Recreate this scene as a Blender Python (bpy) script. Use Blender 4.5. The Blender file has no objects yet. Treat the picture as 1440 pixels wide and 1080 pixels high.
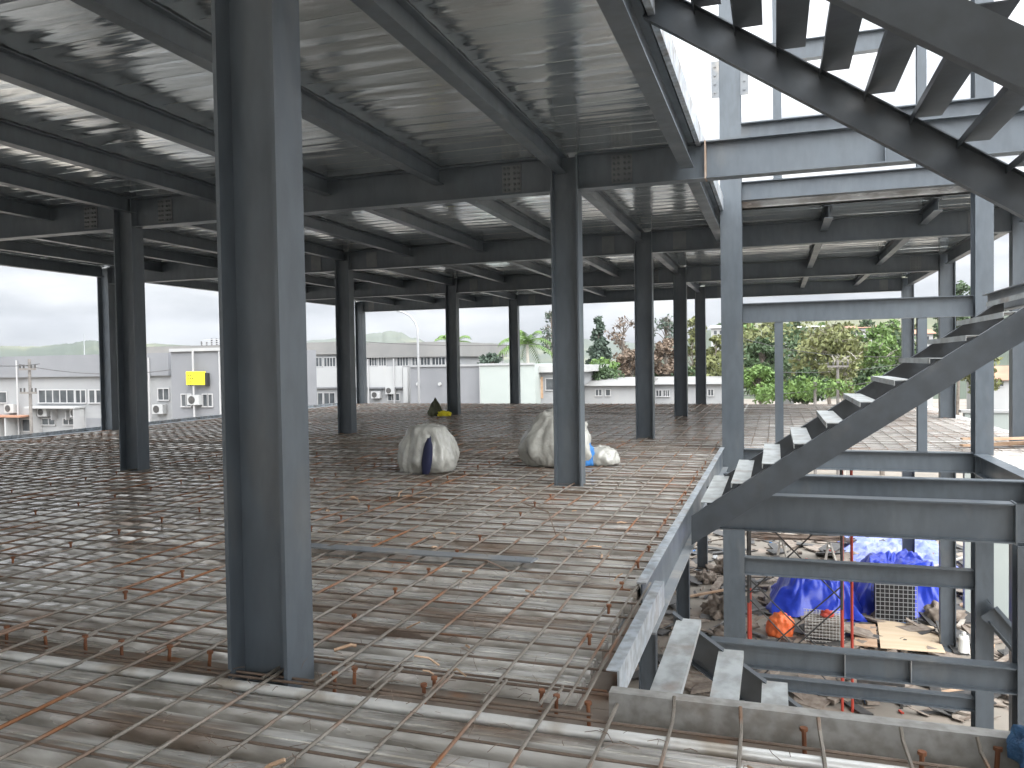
import bpy, bmesh, math, random
from mathutils import Vector, Matrix, noise
random.seed(7)
R = math.radians
sc = bpy.context.scene
col = sc.collection
# ------------------------------------------------------------------ camera
FPX, YAW, PITCH, ROLL, H = 1120.16, R(18.308), R(-1.507), R(-0.909), 1.6
fwd = Vector((-math.sin(YAW)*math.cos(PITCH), math.cos(YAW)*math.cos(PITCH), math.sin(PITCH)))
rt = Vector((math.cos(YAW), math.sin(YAW), 0)); up = rt.cross(fwd)
r2 = math.cos(ROLL)*rt + math.sin(ROLL)*up; u2 = -math.sin(ROLL)*rt + math.cos(ROLL)*up
cam_d = bpy.data.cameras.new('camera'); cam = bpy.data.objects.new('camera', cam_d); col.objects.link(cam)
m3 = Matrix((r2, u2, -fwd)).transposed()
cam.matrix_world = Matrix.Translation((0, 0, H)) @ m3.to_4x4()
cam_d.sensor_width = 36; cam_d.lens = 36*FPX/1440; cam_d.clip_end = 9000; cam_d.clip_start = 0.05
sc.camera = cam
def at(px, py, Y):
    d = m3 @ Vector(((px-720)/FPX, -(py-540)/FPX, -1)); t = Y/d.y
    return Vector((d.x*t, Y, H+d.z*t))

# ------------------------------------------------------------------ materials
def mat(name, base, rough=0.6, metal=0.0, var=None, vscale=4.0, stretch=(1, 1, 1), bump=0.0, bscale=30, bstretch=(1, 1, 1),
        spots=None, spot_lo=0.55, spot_hi=0.7, spot_scale=3.0, spot_stretch=(1, 1, 1), rvar=0.0, spec=0.5, trans=0.0, grain=0.0, gscale=14, gstretch=(.35, 2.5, 1)):
    m = bpy.data.materials.new(name); m.use_nodes = True
    nt = m.node_tree; N = nt.nodes; L = nt.links
    b = N['Principled BSDF']
    b.inputs['Roughness'].default_value = rough; b.inputs['Metallic'].default_value = metal
    b.inputs['Specular IOR Level'].default_value = spec
    tc = N.new('ShaderNodeTexCoord'); geo = N.new('ShaderNodeNewGeometry')
    def nz(scale, st, detail=5):
        mp = N.new('ShaderNodeMapping'); mp.inputs['Scale'].default_value = st
        L.new(geo.outputs['Position'], mp.inputs['Vector'])
        n = N.new('ShaderNodeTexNoise'); n.inputs['Scale'].default_value = scale; n.inputs['Detail'].default_value = detail
        L.new(mp.outputs[0], n.inputs['Vector']); return n
    def ramp(src, lo, hi, c0, c1):
        r = N.new('ShaderNodeValToRGB'); r.color_ramp.elements[0].position = lo; r.color_ramp.elements[1].position = hi
        r.color_ramp.elements[0].color = (*c0, 1); r.color_ramp.elements[1].color = (*c1, 1)
        L.new(src, r.inputs[0]); return r
    out = None
    if var:
        r = ramp(nz(vscale, stretch).outputs['Fac'], 0.32, 0.68, base, var); out = r.outputs[0]
    else:
        b.inputs['Base Color'].default_value = (*base, 1)
    if spots:
        k = ramp(nz(spot_scale, spot_stretch, 7).outputs['Fac'], spot_lo, spot_hi, (0, 0, 0), (1, 1, 1))
        mx = N.new('ShaderNodeMixRGB'); L.new(k.outputs[0], mx.inputs[0])
        if out: L.new(out, mx.inputs[1])
        else: mx.inputs[1].default_value = (*base, 1)
        mx.inputs[2].default_value = (*spots, 1); out = mx.outputs[0]
    if grain:
        g = ramp(nz(gscale, gstretch, 8).outputs['Fac'], .38, .60, (1-grain, 1-grain*1.05, 1-grain*1.12), (1, 1, 1))
        mg = N.new('ShaderNodeMixRGB'); mg.blend_type = 'MULTIPLY'; mg.inputs[0].default_value = 1
        if out: L.new(out, mg.inputs[1])
        else: mg.inputs[1].default_value = (*base, 1)
        L.new(g.outputs[0], mg.inputs[2]); out = mg.outputs[0]
    if out: L.new(out, b.inputs['Base Color'])
    if rvar:
        mr = N.new('ShaderNodeMapRange'); mr.inputs['To Min'].default_value = rough-rvar; mr.inputs['To Max'].default_value = rough+rvar
        mr.inputs['From Min'].default_value = .3; mr.inputs['From Max'].default_value = .7
        L.new(nz(vscale*1.7, stretch).outputs['Fac'], mr.inputs['Value']); L.new(mr.outputs[0], b.inputs['Roughness'])
    if bump:
        bp = N.new('ShaderNodeBump'); bp.inputs['Strength'].default_value = bump; bp.inputs['Distance'].default_value = 0.02
        L.new(nz(bscale, bstretch, 3).outputs['Fac'], bp.inputs['Height']); L.new(bp.outputs[0], b.inputs['Normal'])
    if trans:
        b.inputs['Transmission Weight'].default_value = trans
    return m
M = {}
M['steel'] = mat('steel_paint', (.076, .092, .108), .38, 0, (.098, .115, .130), 1.3, (1, 1, .5), .05, 14, spots=(.125, .132, .135), spot_lo=.60, spot_hi=.78, spot_scale=2.2, spot_stretch=(1, 1, .35), rvar=.08, grain=.13, gscale=7, gstretch=(1.6, 1.6, .5))
M['steel2'] = mat('steel_paint_dusty', (.15, .165, .18), .5, 0, (.20, .21, .215), 2.5, (1, 1, 1), .05, 20, spots=(.30, .28, .25), spot_lo=.55, spot_hi=.75)
M['stair'] = mat('stair_steel', (.042, .050, .058), .42, 0, (.058, .067, .076), 1.5, (1, 1, 1), .06, 14, spots=(.085, .085, .085), spot_lo=.60, spot_hi=.75, spot_scale=2.5, grain=.2, gscale=7, gstretch=(.8, 1, .8))  # stair steel kept darker than the frame steel
M['tread'] = mat('tread_plate', (.30, .32, .325), .5, 0, (.38, .40, .40), 5, bump=.05, spots=(.24, .20, .17), spot_lo=.58, spot_hi=.75, grain=.3, gscale=9, gstretch=(1, .6, 1))
M['deck'] = mat('galvanised_deck', (.50, .485, .455), .27, .42, (.76, .75, .72), 1.6, (.22, 3.4, 1), .12, 9, (.6, 3, 1), spots=(.25, .165, .11), spot_lo=.52, spot_hi=.70, spot_scale=1.1, spot_stretch=(.5, 2.6, 1), rvar=.16, grain=.42, gscale=9)
M['lip'] = mat('sheet_edge', (.60, .60, .58), .35, .3, (.75, .75, .73), 3, spots=(.3, .24, .17), spot_lo=.56, spot_hi=.7, spot_scale=2)
M['soffit'] = mat('galvanised_soffit', (.72, .78, .80), .15, .9, (.86, .90, .91), 1.2, (.4, 2, 1), .42, 2.4, (.5, 2.8, 1), rvar=.07)
M['trim'] = mat('trim_galv', (.38, .43, .48), .4, .3, (.52, .55, .575), 4, bump=.06, grain=.35, gstretch=(1, 1, 1), spots=(.20, .16, .13), spot_lo=.54, spot_hi=.75)
M['rebar'] = mat('rebar', (.13, .105, .085), .65, .4, (.24, .215, .185), 2.5, (1, 1, 1), .25, 90, spots=(.22, .09, .04), spot_lo=.60, spot_hi=.70, spot_scale=1.5)
M['rebar_pale'] = mat('rebar_pale', (.15, .13, .105), .6, .3, (.27, .245, .21), 2.2, (1, 1, 1), .25, 90, spots=(.26, .115, .05), spot_lo=.50, spot_hi=.64, spot_scale=1.3)
M['rebar'] = mat('rebar', (.12, .085, .062), .7, .2, (.21, .16, .125), 2.5, (1, 1, 1), .25, 90, spots=(.22, .09, .04), spot_lo=.58, spot_hi=.68, spot_scale=1.5)
M['stud'] = mat('rust_stud', (.15, .06, .03), .8, .2, (.24, .10, .045), 12)
M['sill'] = mat('sill_plate', (.27, .265, .25), .55, .1, (.36, .355, .335), 3, spots=(.20, .16, .12), spot_lo=.55, spot_hi=.7, grain=.3, gstretch=(1, 1, 1))
M['plate'] = mat('splice_paint', (.105, .115, .125), .5, 0, (.14, .148, .152), 5)
M['bolt'] = mat('bolt', (.10, .11, .115), .5, .5)
M['rust'] = mat('rust_dust', (.22, .14, .09), .85, 0, (.33, .27, .22), 7, spots=(.30, .13, .05), spot_lo=.55, spot_hi=.7)
M['girdertop'] = mat('girder_top_flange', (.15, .12, .095), .75, .1, (.24, .20, .165), 3, (.5, 1, 1), .1, 30, spots=(.24, .11, .045), spot_lo=.56, spot_hi=.70, spot_scale=2)
M['white'] = mat('pale_plaster', (.23, .235, .24), .85, 0, (.29, .295, .295), .3, spots=(.30, .30, .29), spot_lo=.55, spot_hi=.75, spot_scale=.8, spot_stretch=(1, 1, .3))
M['white2'] = mat('white_wall', (.33, .335, .335), .85, 0, (.39, .395, .39), .25, spots=(.40, .39, .37), spot_lo=.58, spot_hi=.75, spot_scale=.9, spot_stretch=(1, 1, .3))
M['greywall'] = mat('grey_wall', (.165, .17, .18), .85, 0, (.20, .205, .215), .3)
M['greenwall'] = mat('pale_green_wall', (.31, .345, .325), .85, 0, (.36, .39, .37), .3)
M['roofgrey'] = mat('grey_roof', (.17, .17, .165), .8, 0, (.22, .215, .205), .4)
M['roofbrown'] = mat('brown_roof', (.28, .14, .09), .85, 0, (.36, .2, .13), .6)
M['roofpale'] = mat('pale_roof', (.32, .325, .32), .7, .0, (.40, .40, .385), .5)
M['glass'] = mat('window_glass', (.03, .035, .04), .15, 0, (.10, .11, .115), .8)
M['frame'] = mat('window_frame', (.36, .36, .36), .6)
M['yellow'] = mat('yellow_sign', (.85, .72, .02), .6)
M['black'] = mat('black_paint', (.02, .02, .02), .7)
M['wood'] = mat('plywood', (.52, .40, .27), .8, 0, (.60, .48, .34), 2, (.3, 2, 1), .05, 40)
M['lumber'] = mat('lumber', (.38, .24, .15), .85, 0, (.48, .34, .23), 5)
M['tarp'] = mat('blue_tarp', (.012, .03, .34), .38, 0, (.025, .06, .50), 2.2, bump=.5, bscale=5)
M['paletarp'] = mat('faded_blue_tarp', (.10, .14, .42), .5, 0, (.25, .28, .52), 1.3, bump=.3, bscale=5)
M['plastic'] = mat('clear_white_plastic', (.36, .355, .32), .24, 0, (.54, .535, .49), 3, bump=.9, bscale=9, trans=.12)
M['navy'] = mat('navy_cloth', (.012, .015, .05), .8)
M['bluecloth'] = mat('blue_plastic', (.03, .17, .48), .45, 0, (.06, .26, .60), 14, bump=.5, bscale=30)
M['bluebag'] = mat('blue_bag', (.02, .07, .16), .6, 0, (.04, .12, .24), 20, bump=.6, bscale=60)
M['olive'] = mat('olive_canvas', (.055, .06, .03), .85, 0, (.09, .09, .05), 5, bump=.3)
M['orange'] = mat('orange_tarp', (.80, .13, .03), .5, 0, (.85, .22, .07), 4, bump=.3)
M['redpaint'] = mat('red_primer', (.42, .05, .03), .6)
M['darkmetal'] = mat('dark_metal', (.05, .05, .05), .6, .3, (.09, .085, .08), 8)
M['bottle'] = mat('white_jug', (.75, .75, .70), .45)
M['debris'] = mat('debris', (.15, .115, .09), .9, 0, (.28, .24, .20), 6)
M['concrete'] = mat('concrete', (.42, .41, .38), .9, 0, (.5, .48, .45), 2, bump=.1)
M['pole'] = mat('utility_pole', (.13, .12, .11), .85, 0, (.2, .185, .17), 6)
M['lampmetal'] = mat('lamp_metal', (.35, .36, .37), .5, .3)
M['bark'] = mat('bark', (.13, .105, .085), .9, 0, (.21, .18, .15), 5)
M['palebark'] = mat('pale_bark', (.34, .31, .27), .9, 0, (.42, .39, .34), 5)
def leafmat(n, a, b, sc_=.9): return mat(n, a, .6, 0, b, sc_, spec=.3)
M['leaf_dark'] = leafmat('leaf_dark', (.035, .06, .025), (.06, .10, .04))
M['leaf_green'] = leafmat('leaf_green', (.07, .13, .03), (.14, .22, .06))
M['leaf_olive'] = leafmat('leaf_olive', (.09, .105, .035), (.18, .19, .075))
M['leaf_blue'] = leafmat('leaf_blue', (.05, .075, .055), (.085, .115, .085))
M['leaf_rust'] = leafmat('leaf_rust', (.12, .085, .06), (.20, .15, .11))
M['ground'] = mat('dusty_ground', (.17, .15, .125), .95, 0, (.25, .225, .19), .45, bump=.25, bscale=3, spots=(.27, .22, .18), spot_lo=.53, spot_hi=.66, spot_scale=.8)
M['hill'] = mat('hill_cover', (.04, .055, .04), .95, 0, (.075, .088, .055), .012, spots=(.12, .125, .075), spot_lo=.52, spot_hi=.6, spot_scale=.006)

# ------------------------------------------------------------------ mesh helpers
class MB:
    def __init__(s): s.v = []; s.f = []
    def add(s, vs, fs):
        o = len(s.v); s.v += [tuple(v) for v in vs]; s.f += [tuple(i+o for i in f) for f in fs]; return s
    def box(s, x0, x1, y0, y1, z0, z1):
        vs = [(x, y, z) for z in (z0, z1) for y in (y0, y1) for x in (x0, x1)]
        return s.add(vs, [(0, 2, 3, 1), (4, 5, 7, 6), (0, 1, 5, 4), (2, 6, 7, 3), (0, 4, 6, 2), (1, 3, 7, 5)])
    def prism(s, pts, vec):          # polygon pts (3D) extruded by vec
        n = len(pts); v = Vector(vec)
        vs = [Vector(p) for p in pts] + [Vector(p)+v for p in pts]
        fs = [tuple(range(n-1, -1, -1)), tuple(range(n, 2*n))] + [(i, (i+1) % n, n+(i+1) % n, n+i) for i in range(n)]
        return s.add(vs, fs)
    def tube(s, pts, r, n=6, r1=None):
        pts = [Vector(p) for p in pts]; k = len(pts); vs = []; fs = []
        for i, p in enumerate(pts):
            d = (pts[min(i+1, k-1)] - pts[max(i-1, 0)]).normalized()
            a = d.cross(Vector((0, 0, 1)))
            if a.length < .05: a = d.cross(Vector((1, 0, 0)))
            a.normalize(); b = d.cross(a)
            rr = r if r1 is None else r+(r1-r)*i/(k-1)
            for j in range(n):
                t = 2*math.pi*j/n; vs.append(p + a*rr*math.cos(t) + b*rr*math.sin(t))
        for i in range(k-1):
            for j in range(n):
                fs.append((i*n+j, i*n+(j+1) % n, (i+1)*n+(j+1) % n, (i+1)*n+j))
        fs.append(tuple(range(n))[::-1]); fs.append(tuple((k-1)*n+j for j in range(n)))
        return s.add(vs, fs)
    def beam(s, p, q, w, h):         # rectangular bar between two points
        p = Vector(p); q = Vector(q); d = (q-p).normalized(); a = d.cross(Vector((0, 0, 1)))
        if a.length < .05: a = Vector((1, 0, 0))
        a.normalize(); b = a.cross(d)
        return s.prism([p-a*w/2-b*h/2, p+a*w/2-b*h/2, p+a*w/2+b*h/2, p-a*w/2+b*h/2], q-p)
    def build(s, name, material, parent=None, smooth=False):
        me = bpy.data.meshes.new(name)
        o0 = parent_world(parent)
        me.from_pydata([tuple(Vector(v)-o0) for v in s.v], [], s.f)
        bm = bmesh.new(); bm.from_mesh(me); bmesh.ops.recalc_face_normals(bm, faces=bm.faces); bm.to_mesh(me); bm.free()
        if smooth:
            for p in me.polygons: p.use_smooth = True
        me.materials.append(M[material] if isinstance(material, str) else material)
        o = bpy.data.objects.new(name, me); col.objects.link(o)
        if parent: o.parent = parent
        return o
def parent_world(p):
    w = Vector((0, 0, 0))
    while p: w += p.location; p = p.parent
    return w
def tag(o, label, cat, group=None, kind=None):
    if label: o['label'] = label
    if cat: o['category'] = cat
    if group: o['group'] = group
    if kind: o['kind'] = kind
    return o
def thing(name, label, cat, loc, group=None):
    o = bpy.data.objects.new(name, None); col.objects.link(o); o.location = loc; o.empty_display_size = .2
    return tag(o, label, cat, group)
def mono(name, mb, material, loc, label, cat, group=None, smooth=False):
    o = mb.build(name, material, None, smooth)
    L = Vector(loc)
    for v in o.data.vertices: v.co -= L
    o.location = L
    return tag(o, label, cat, group)
def copy_tree(o, parent=None):
    c = o.copy(); col.objects.link(c)
    if parent: c.parent = parent
    for ch in o.children: copy_tree(ch, c)
    return c

# ------------------------------------------------------------------ steel members
def ibeam(name, label, cat, axis, a0, a1, c, zb, zt, w=.2, tf=.016, tw=.012, group=None, mt='steel', mtop=None):
    loc = (a0, c, zb) if axis == 'x' else (c, a0, zb)
    t = thing(name, label, cat, loc, group)
    def b(l0, l1, c0, c1, z0, z1):
        m = MB()
        return m.box(l0, l1, c0, c1, z0, z1) if axis == 'x' else m.box(c0, c1, l0, l1, z0, z1)
    b(a0, a1, c-tw/2, c+tw/2, zb+tf, zt-tf).build('web', mt, t)
    b(a0, a1, c-w/2, c+w/2, zb, zb+tf).build('flange', mt, t)
    b(a0, a1, c-w/2, c+w/2, zt-tf, zt).build('flange', mtop or mt, t)
    return t
BOLT = None
def splice(parent, x, y, zb, zt, detail=False):
    """bolted splice plates on both faces of a girder web"""
    global BOLT
    for s in (-1, 1):
        ya = y+s*.0065; m = MB()
        m.box(x-.13, x+.13, min(ya, ya+s*.012), max(ya, ya+s*.012), zb+.05, zt-.05)
        p = m.build('splice_plate', 'plate', parent)
        if s > 0 or not detail: continue
        for xx in (x-.095, x-.04, x+.04, x+.095):
            for i in range(5):
                z = zb+.085+(zt-zb-.17)*i/4
                if BOLT is None:
                    bm = MB(); bm.tube([(0, 0, 0), (0, -.02, 0)], .018, 6)
                    BOLT = bm.build('bolt', 'bolt', p); o = BOLT
                    for v in o.data.vertices: v.co += parent_world(p)
                else:
                    o = BOLT.copy(); col.objects.link(o); o.parent = p
                o.location = Vector((xx, ya-.012, z))-parent_world(p)
def column(x, y, z0, z1, label, group='steel columns of the frame', dx=.36, dy=.24, tf=.022, tw=.014, turn=False, name='steel_column', plate=True):
    t = thing(name, label, 'column', (x, y, z0), group)
    if not turn:
        for s in (-1, 1):
            xa = x+s*dx/2; MB().box(min(xa, xa-s*tf), max(xa, xa-s*tf), y-dy/2, y+dy/2, z0, z1).build('flange', 'steel', t)
        MB().box(x-dx/2+tf, x+dx/2-tf, y-tw/2, y+tw/2, z0, z1).build('web', 'steel', t)
    else:
        for s in (-1, 1):
            ya = y+s*dy/2; MB().box(x-dx/2, x+dx/2, min(ya, ya-s*tf), max(ya, ya-s*tf), z0, z1).build('flange', 'steel', t)
        MB().box(x-tw/2, x+tw/2, y-dy/2+tf, y+dy/2-tf, z0, z1).build('web', 'steel', t)
    if plate: MB().box(x-.28, x+.28, y-.28, y+.28, z0-.04, z0).build('base_plate', 'steel', t)
    return t
GZ = -6.0
ROWY = [3.54, 10.05, 16.42, 23.0, 29.4]
COLX = [-16.5, -9.4, -2.55]
UB, UT = 3.80, 4.25
row_w = ['nearest', 'second', 'third', 'fourth', 'farthest']
side_w = {-16.5: 'at the left edge of the deck', -9.4: 'in the left half of the deck', -2.55: 'in the middle of the picture', 4.2: 'beyond the stairwell on the right'}
lab = {(-2.55, 3.54): 'large dark grey steel column in the left foreground, closest to the camera',
       (-9.63, 10.05): 'dark steel column on the rebar left of the foreground column, second girder row',
       (-2.55, 10.05): 'grey steel column beside the right hand plastic bag on the rebar deck',
       (-16.5, 16.42): 'steel column at the left deck edge, half behind the dark column of the second row',
       (-9.5, 16.42): 'dark steel column just right of the foreground column, third girder row',
       (-2.55, 16.42): 'dark steel column right of the column by the plastic bags, third row',
       (-16.5, 23.0): 'steel column at the left deck edge in the fourth row, behind the foreground column',
       (-9.53, 23.0): 'slim looking steel column above the white bag with a dark slit, fourth row',
       (-2.55, 23.0): 'dark steel column in the fourth row, before the brown tree',
       (-16.3, 29.4): 'pale far corner column beside the street lamp, farthest row',
       (-9.6, 29.4): 'thin far column in front of the pale green wall and palm',
       (-2.55, 29.4): 'thin far column of the farthest row beside the white house',
       (4.2, 16.42): 'steel column cut by the right edge of the picture, behind the lumber pile',
       (4.2, 23.0): 'steel column on the far deck beyond the stair, standing down to the site ground',
       (4.2, 29.4): 'thin far column seen behind the stair treads at the right',
       (-9.4, 3.54): 'dark steel column of the nearest row, left of the picture', (-16.5, 3.54): 'outer steel column of the nearest row, left of the picture',
       (-16.5, 10.05): 'steel column at the left deck edge in the second row'}
for (x, y), l in list(lab.items()):
    if y == 3.54 and x == -2.55: x = -2.53
    if (x, y) in ((-9.4, 3.54), (-16.5, 3.54), (-16.5, 10.05)): continue
    column(x, y, GZ+.04, UT-.02 if x < 4 else UT-.02, l)
# stair core columns, posts
colC = column(-.72, 14.65, GZ+.04, 9.2, 'tall grey steel column at the left side of the stairwell, bolted plates near its top', dx=.36, dy=.34, turn=True)
for s in (-1, 1):
    m = MB(); xa = -.72+s*.18; m.box(min(xa, xa+s*.13), max(xa, xa+s*.13), 14.46, 14.475, 6.17, 6.8)
    for i in range(4):
        m.tube([(xa+s*.065, 14.46, 6.26+i*.15), (xa+s*.065, 14.44, 6.26+i*.15)], .02)
    m.build('splice_plate', 'steel2', colC)
colR = column(3.18, 14.65, GZ+.04, 9.2, 'tall steel column at the right side of the stairwell, behind the landing beam', dx=.26, dy=.34, turn=True)
column(2.68, 10.05, GZ+.04, -.49, 'steel column below the deck at the right edge, under the stairwell girder', dx=.36, dy=.24, turn=True)
for x, z0, z1, l in ((.06, .036, 2.238, 'thin steel post under the landing beam behind the stair, left of the two'), (2.3, .036, 2.238, 'thin steel post under the landing beam behind the stair, right of the two'),
                     (.06, 4.716, 9, 'thin steel post against the sky near the plated column, left of the upper two'), (2.3, 4.716, 9, 'thin steel post against the sky behind the upper treads, right of the upper two')):
    t = thing('steel_post', l, 'post', (x, 14.65, z0), 'thin posts behind the stairwell')
    for s in (-1, 1):
        MB().box(x-.07, x+.07, 14.65+s*.07-.005, 14.65+s*.07+.005, z0, z1).build('flange', 'steel', t)
    MB().box(x-.005, x+.005, 14.586, 14.714, z0, z1).build('web', 'steel', t)
    MB().box(x-.08, x+.08, 14.57, 14.73, z0-.012, z0-.001).build('base_plate', 'steel', t)
# upper girders (along X) between the columns of each row
C9 = [-9.5, -9.63, -9.5, -9.53, -9.6]
for i, y in enumerate(ROWY):
    for (a, b, w) in ((-16.32, C9[i]-.18, 'left span'), (C9[i]+.18, -2.73, 'middle span'), (-2.37, 4.02, 'right span')):
        if w == 'right span' and i == 0: b = -.92
        if i == 1 and w == 'right span':
            g = ibeam('roof_girder', 'second row girder from the middle column to its end plate at the stairwell edge', 'girder', 'x', a, -.8, y, UB, UT, .2, group='girders under the upper deck')
            splice(g, a+.55, y, UB, UT, True)
            MB().box(-.798, -.78, y-.1, y+.1, UB-.004, UT+.004).build('end_plate', 'rust', g)
            g = ibeam('roof_girder', 'pale sky lit girder crossing the open stairwell at upper floor level', 'girder', 'x', -.778, 4.4, y, UB, UT, .2, group='girders under the upper deck')
            for xs in (1.2, 2.9):
                MB().box(xs-.006, xs+.006, y-.095, y-.007, UB+.017, UT-.017).build('stiffener', 'steel', g)
            continue
        g = ibeam('roof_girder', f'{row_w[i]} row girder under the upper deck, {w}', 'girder', 'x', a, b, y, UB, UT, .2, group='girders under the upper deck')
        splice(g, a+.55, y, UB, UT, i == 1)
        if not (w == 'right span' and i == 0): splice(g, b-.55, y, UB, UT, i in (1, 3))
# upper secondary joists along Y
JX = [-14.7, -12.95, -11.2, -9.5, -7.8, -6.05, -4.32, -2.6]
ordn = ['first', 'second', 'third', 'fourth', 'fifth', 'sixth', 'seventh', 'eighth']
bays = [(-6.0, ROWY[0])]+[(ROWY[k], ROWY[k+1]) for k in range(4)]
bay_w = ['bay over the camera', 'second bay from the camera', 'third bay from the camera', 'fourth bay from the camera', 'farthest bay']
for k, (y0, y1) in enumerate(bays):
    for j, x in enumerate(JX[::-1]):
        if k == 0 and j < 3: continue
        ibeam('roof_joist', f'grey roof joist, {bay_w[k]}, {ordn[j]} left of the stairwell edge', 'joist', 'y', y0+.012, y1-.012, x, 4.03, UT, .14, .011, .008, group='joists under the upper deck')
    if k >= 3 or k == 2:
        for j, x in enumerate((.9, 2.6)):
            ys = max(y0, 14.9)
            ibeam('roof_joist', f'short pale roof joist behind the stairwell, {bay_w[k]}, {("left", "right")[j]} one', 'joist', 'y', ys+.012, y1-.012, x, 4.03, UT, .14, .011, .008, group='joists under the upper deck')
        ibeam('roof_edge_beam', f'edge beam on the far right of the upper deck, {bay_w[k]}', 'beam', 'y', max(y0, 14.9)+.13, y1-.13, 4.2, 3.95, UT, .16, group='edge beams of the upper deck')
    if k > 0:
        ibeam('roof_edge_beam', f'left outer edge beam of the upper deck, {bay_w[k]}', 'beam', 'y', y0+.13, y1-.13, -16.5, 3.98, UT, .16, group='edge beams of the upper deck')
    if k in (0, 1):
        ibeam('roof_edge_beam', f'edge beam of the upper deck along the open stairwell, {bay_w[k]}', 'beam', 'y', y0+.13, y1-.13, -1.0, 3.93, UT, .16, group='edge beams of the upper deck')
ibeam('roof_edge_beam', 'edge beam of the upper deck ending at the tall stairwell column', 'beam', 'y', 10.18, 16.3, -1.0, 3.93, UT, .16, group='edge beams of the upper deck')
# beams in the stair core
def core(x0, x1, y, zb, zt, l, w=.17):
    t = ibeam('core_beam', l, 'beam', 'x', x0, x1, y, zb, zt, w, .014, .01, group='beams of the stair core')
    return t
core(-.54, 3.05, 14.65, 4.38, 4.70, 'upper beam behind the pale girder, joining both tall stairwell columns')
core(-.54, 3.05, 14.65, 2.24, 2.58, 'landing beam between the tall stairwell columns, just above the stair')
core(-.54, 3.05, 14.65, 6.70, 7.03, 'topmost beam of the stair core, seen between the upper stair treads')
core(-.54, 3.05, 14.65, -2.21, -1.90, 'beam below the deck over the blue tarpaulins, upper of those between the tall columns')
core(-.54, 3.05, 14.65, -4.22, -4.0, 'lowest cross beam of the stair core, just above the site floor')
core(-.54, 3.05, 14.66, -.31, .02, 'dark beam along the back edge of the stairwell at deck level')
core(-.70, 3.0, 11.55, -.28, .01, 'deck level beam with pale top flange crossing the stairwell behind the deep girder')
core(-.41, 3.4, 11.1, 4.40, 4.72, 'pale beam showing just above the sky lit girder')
g = ibeam('core_beam', 'deep girder crossing the stairwell at deck level under the stair', 'girder', 'x', -.78, 2.48, 10.05, -.47, -.03, .2, group='beams of the stair core')
MB().box(2.482, 2.5, 9.94, 10.16, -.48, -.02).build('end_plate', 'steel', g)
g = ibeam('core_beam', 'beam with two stiffeners below the deck, lower beam in front of the plywood', 'beam', 'x', -.78, 3.4, 10.05, -2.14, -1.85, .2, .014, .01, group='beams of the stair core')
for xs in (.75, 1.45): MB().box(xs-.006, xs+.006, 9.955, 10.044, -2.125, -1.865).build('stiffener', 'steel2', g)
ibeam('core_beam', 'beam running toward the camera from the right stairwell column at deck level', 'beam', 'y', 9.0, 14.46, 3.12, -.30, .02, .2, group='beams of the stair core')
ibeam('landing_beam', 'pale edge beam of the stair landing at the right edge of the picture', 'beam', 'y', 4.2, 10.9, 2.43, 2.10, 2.33, .12, .012, .01, group='beams of the stair core', mt='steel2')
t = thing('diagonal_beam', 'sloping steel beam running down to the right below the deck', 'beam', (3.3, 14.3, -2.4), 'beams of the stair core')
for dz, nm, w, h in ((0, 'web', .012, .30), (.156, 'flange', .26, .012), (-.156, 'flange', .26, .012)):
    MB().beam((3.2, 14.3, -2.47+dz), (5.6, 14.3, -5.4+dz), w, h).build(nm, 'steel', t)
# lower floor edge members and trims
t = thing('deck_edge_beam', 'edge beam of the rebar deck where the rising stair starts, bright top flange', 'beam', (-.88, 5.5, -.3))
MB().box(-.90, -.888, 5.5, 14.44, -.284, .046).build('web', 'steel', t)
MB().box(-.93, -.86, 5.5, 14.44, .047, .06).build('flange', 'trim', t)
MB().box(-.93, -.80, 5.5, 14.44, -.30, -.285).build('flange', 'steel2', t)
mono('edge_trim', MB().prism([(-.745, 3.82, .08), (-.745, 3.82, -.08), (-.735, 3.82, -.08), (-.735, 3.82, .08)], (0, 1.66, 0)).prism([(-.80, 3.82, .0805), (-.735, 3.82, .0805), (-.735, 3.82, .0865), (-.80, 3.82, .0865)], (0, 1.66, 0)), 'trim', (-.74, 3.82, -.1), 'bluish metal edge trim beside the descending stair', 'trim')
mono('sill_plate', MB().box(-.74, 1.02, 3.585, 3.597, -.11, .075).box(-.74, 1.02, 3.597, 3.66, .063, .075), 'sill', (.1, 3.59, -.1), 'flat grey edge plate across the front of the stair opening', 'plate')
mono('left_edge_trim', MB().box(-16.93, -16.90, -1, 29.9, -.2, .10).box(-16.90, -16.72, -1, 29.9, .004, .012), 'trim', (-16.9, 10, 0), 'whitish metal trim along the left edge of the rebar deck', 'trim')

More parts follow.
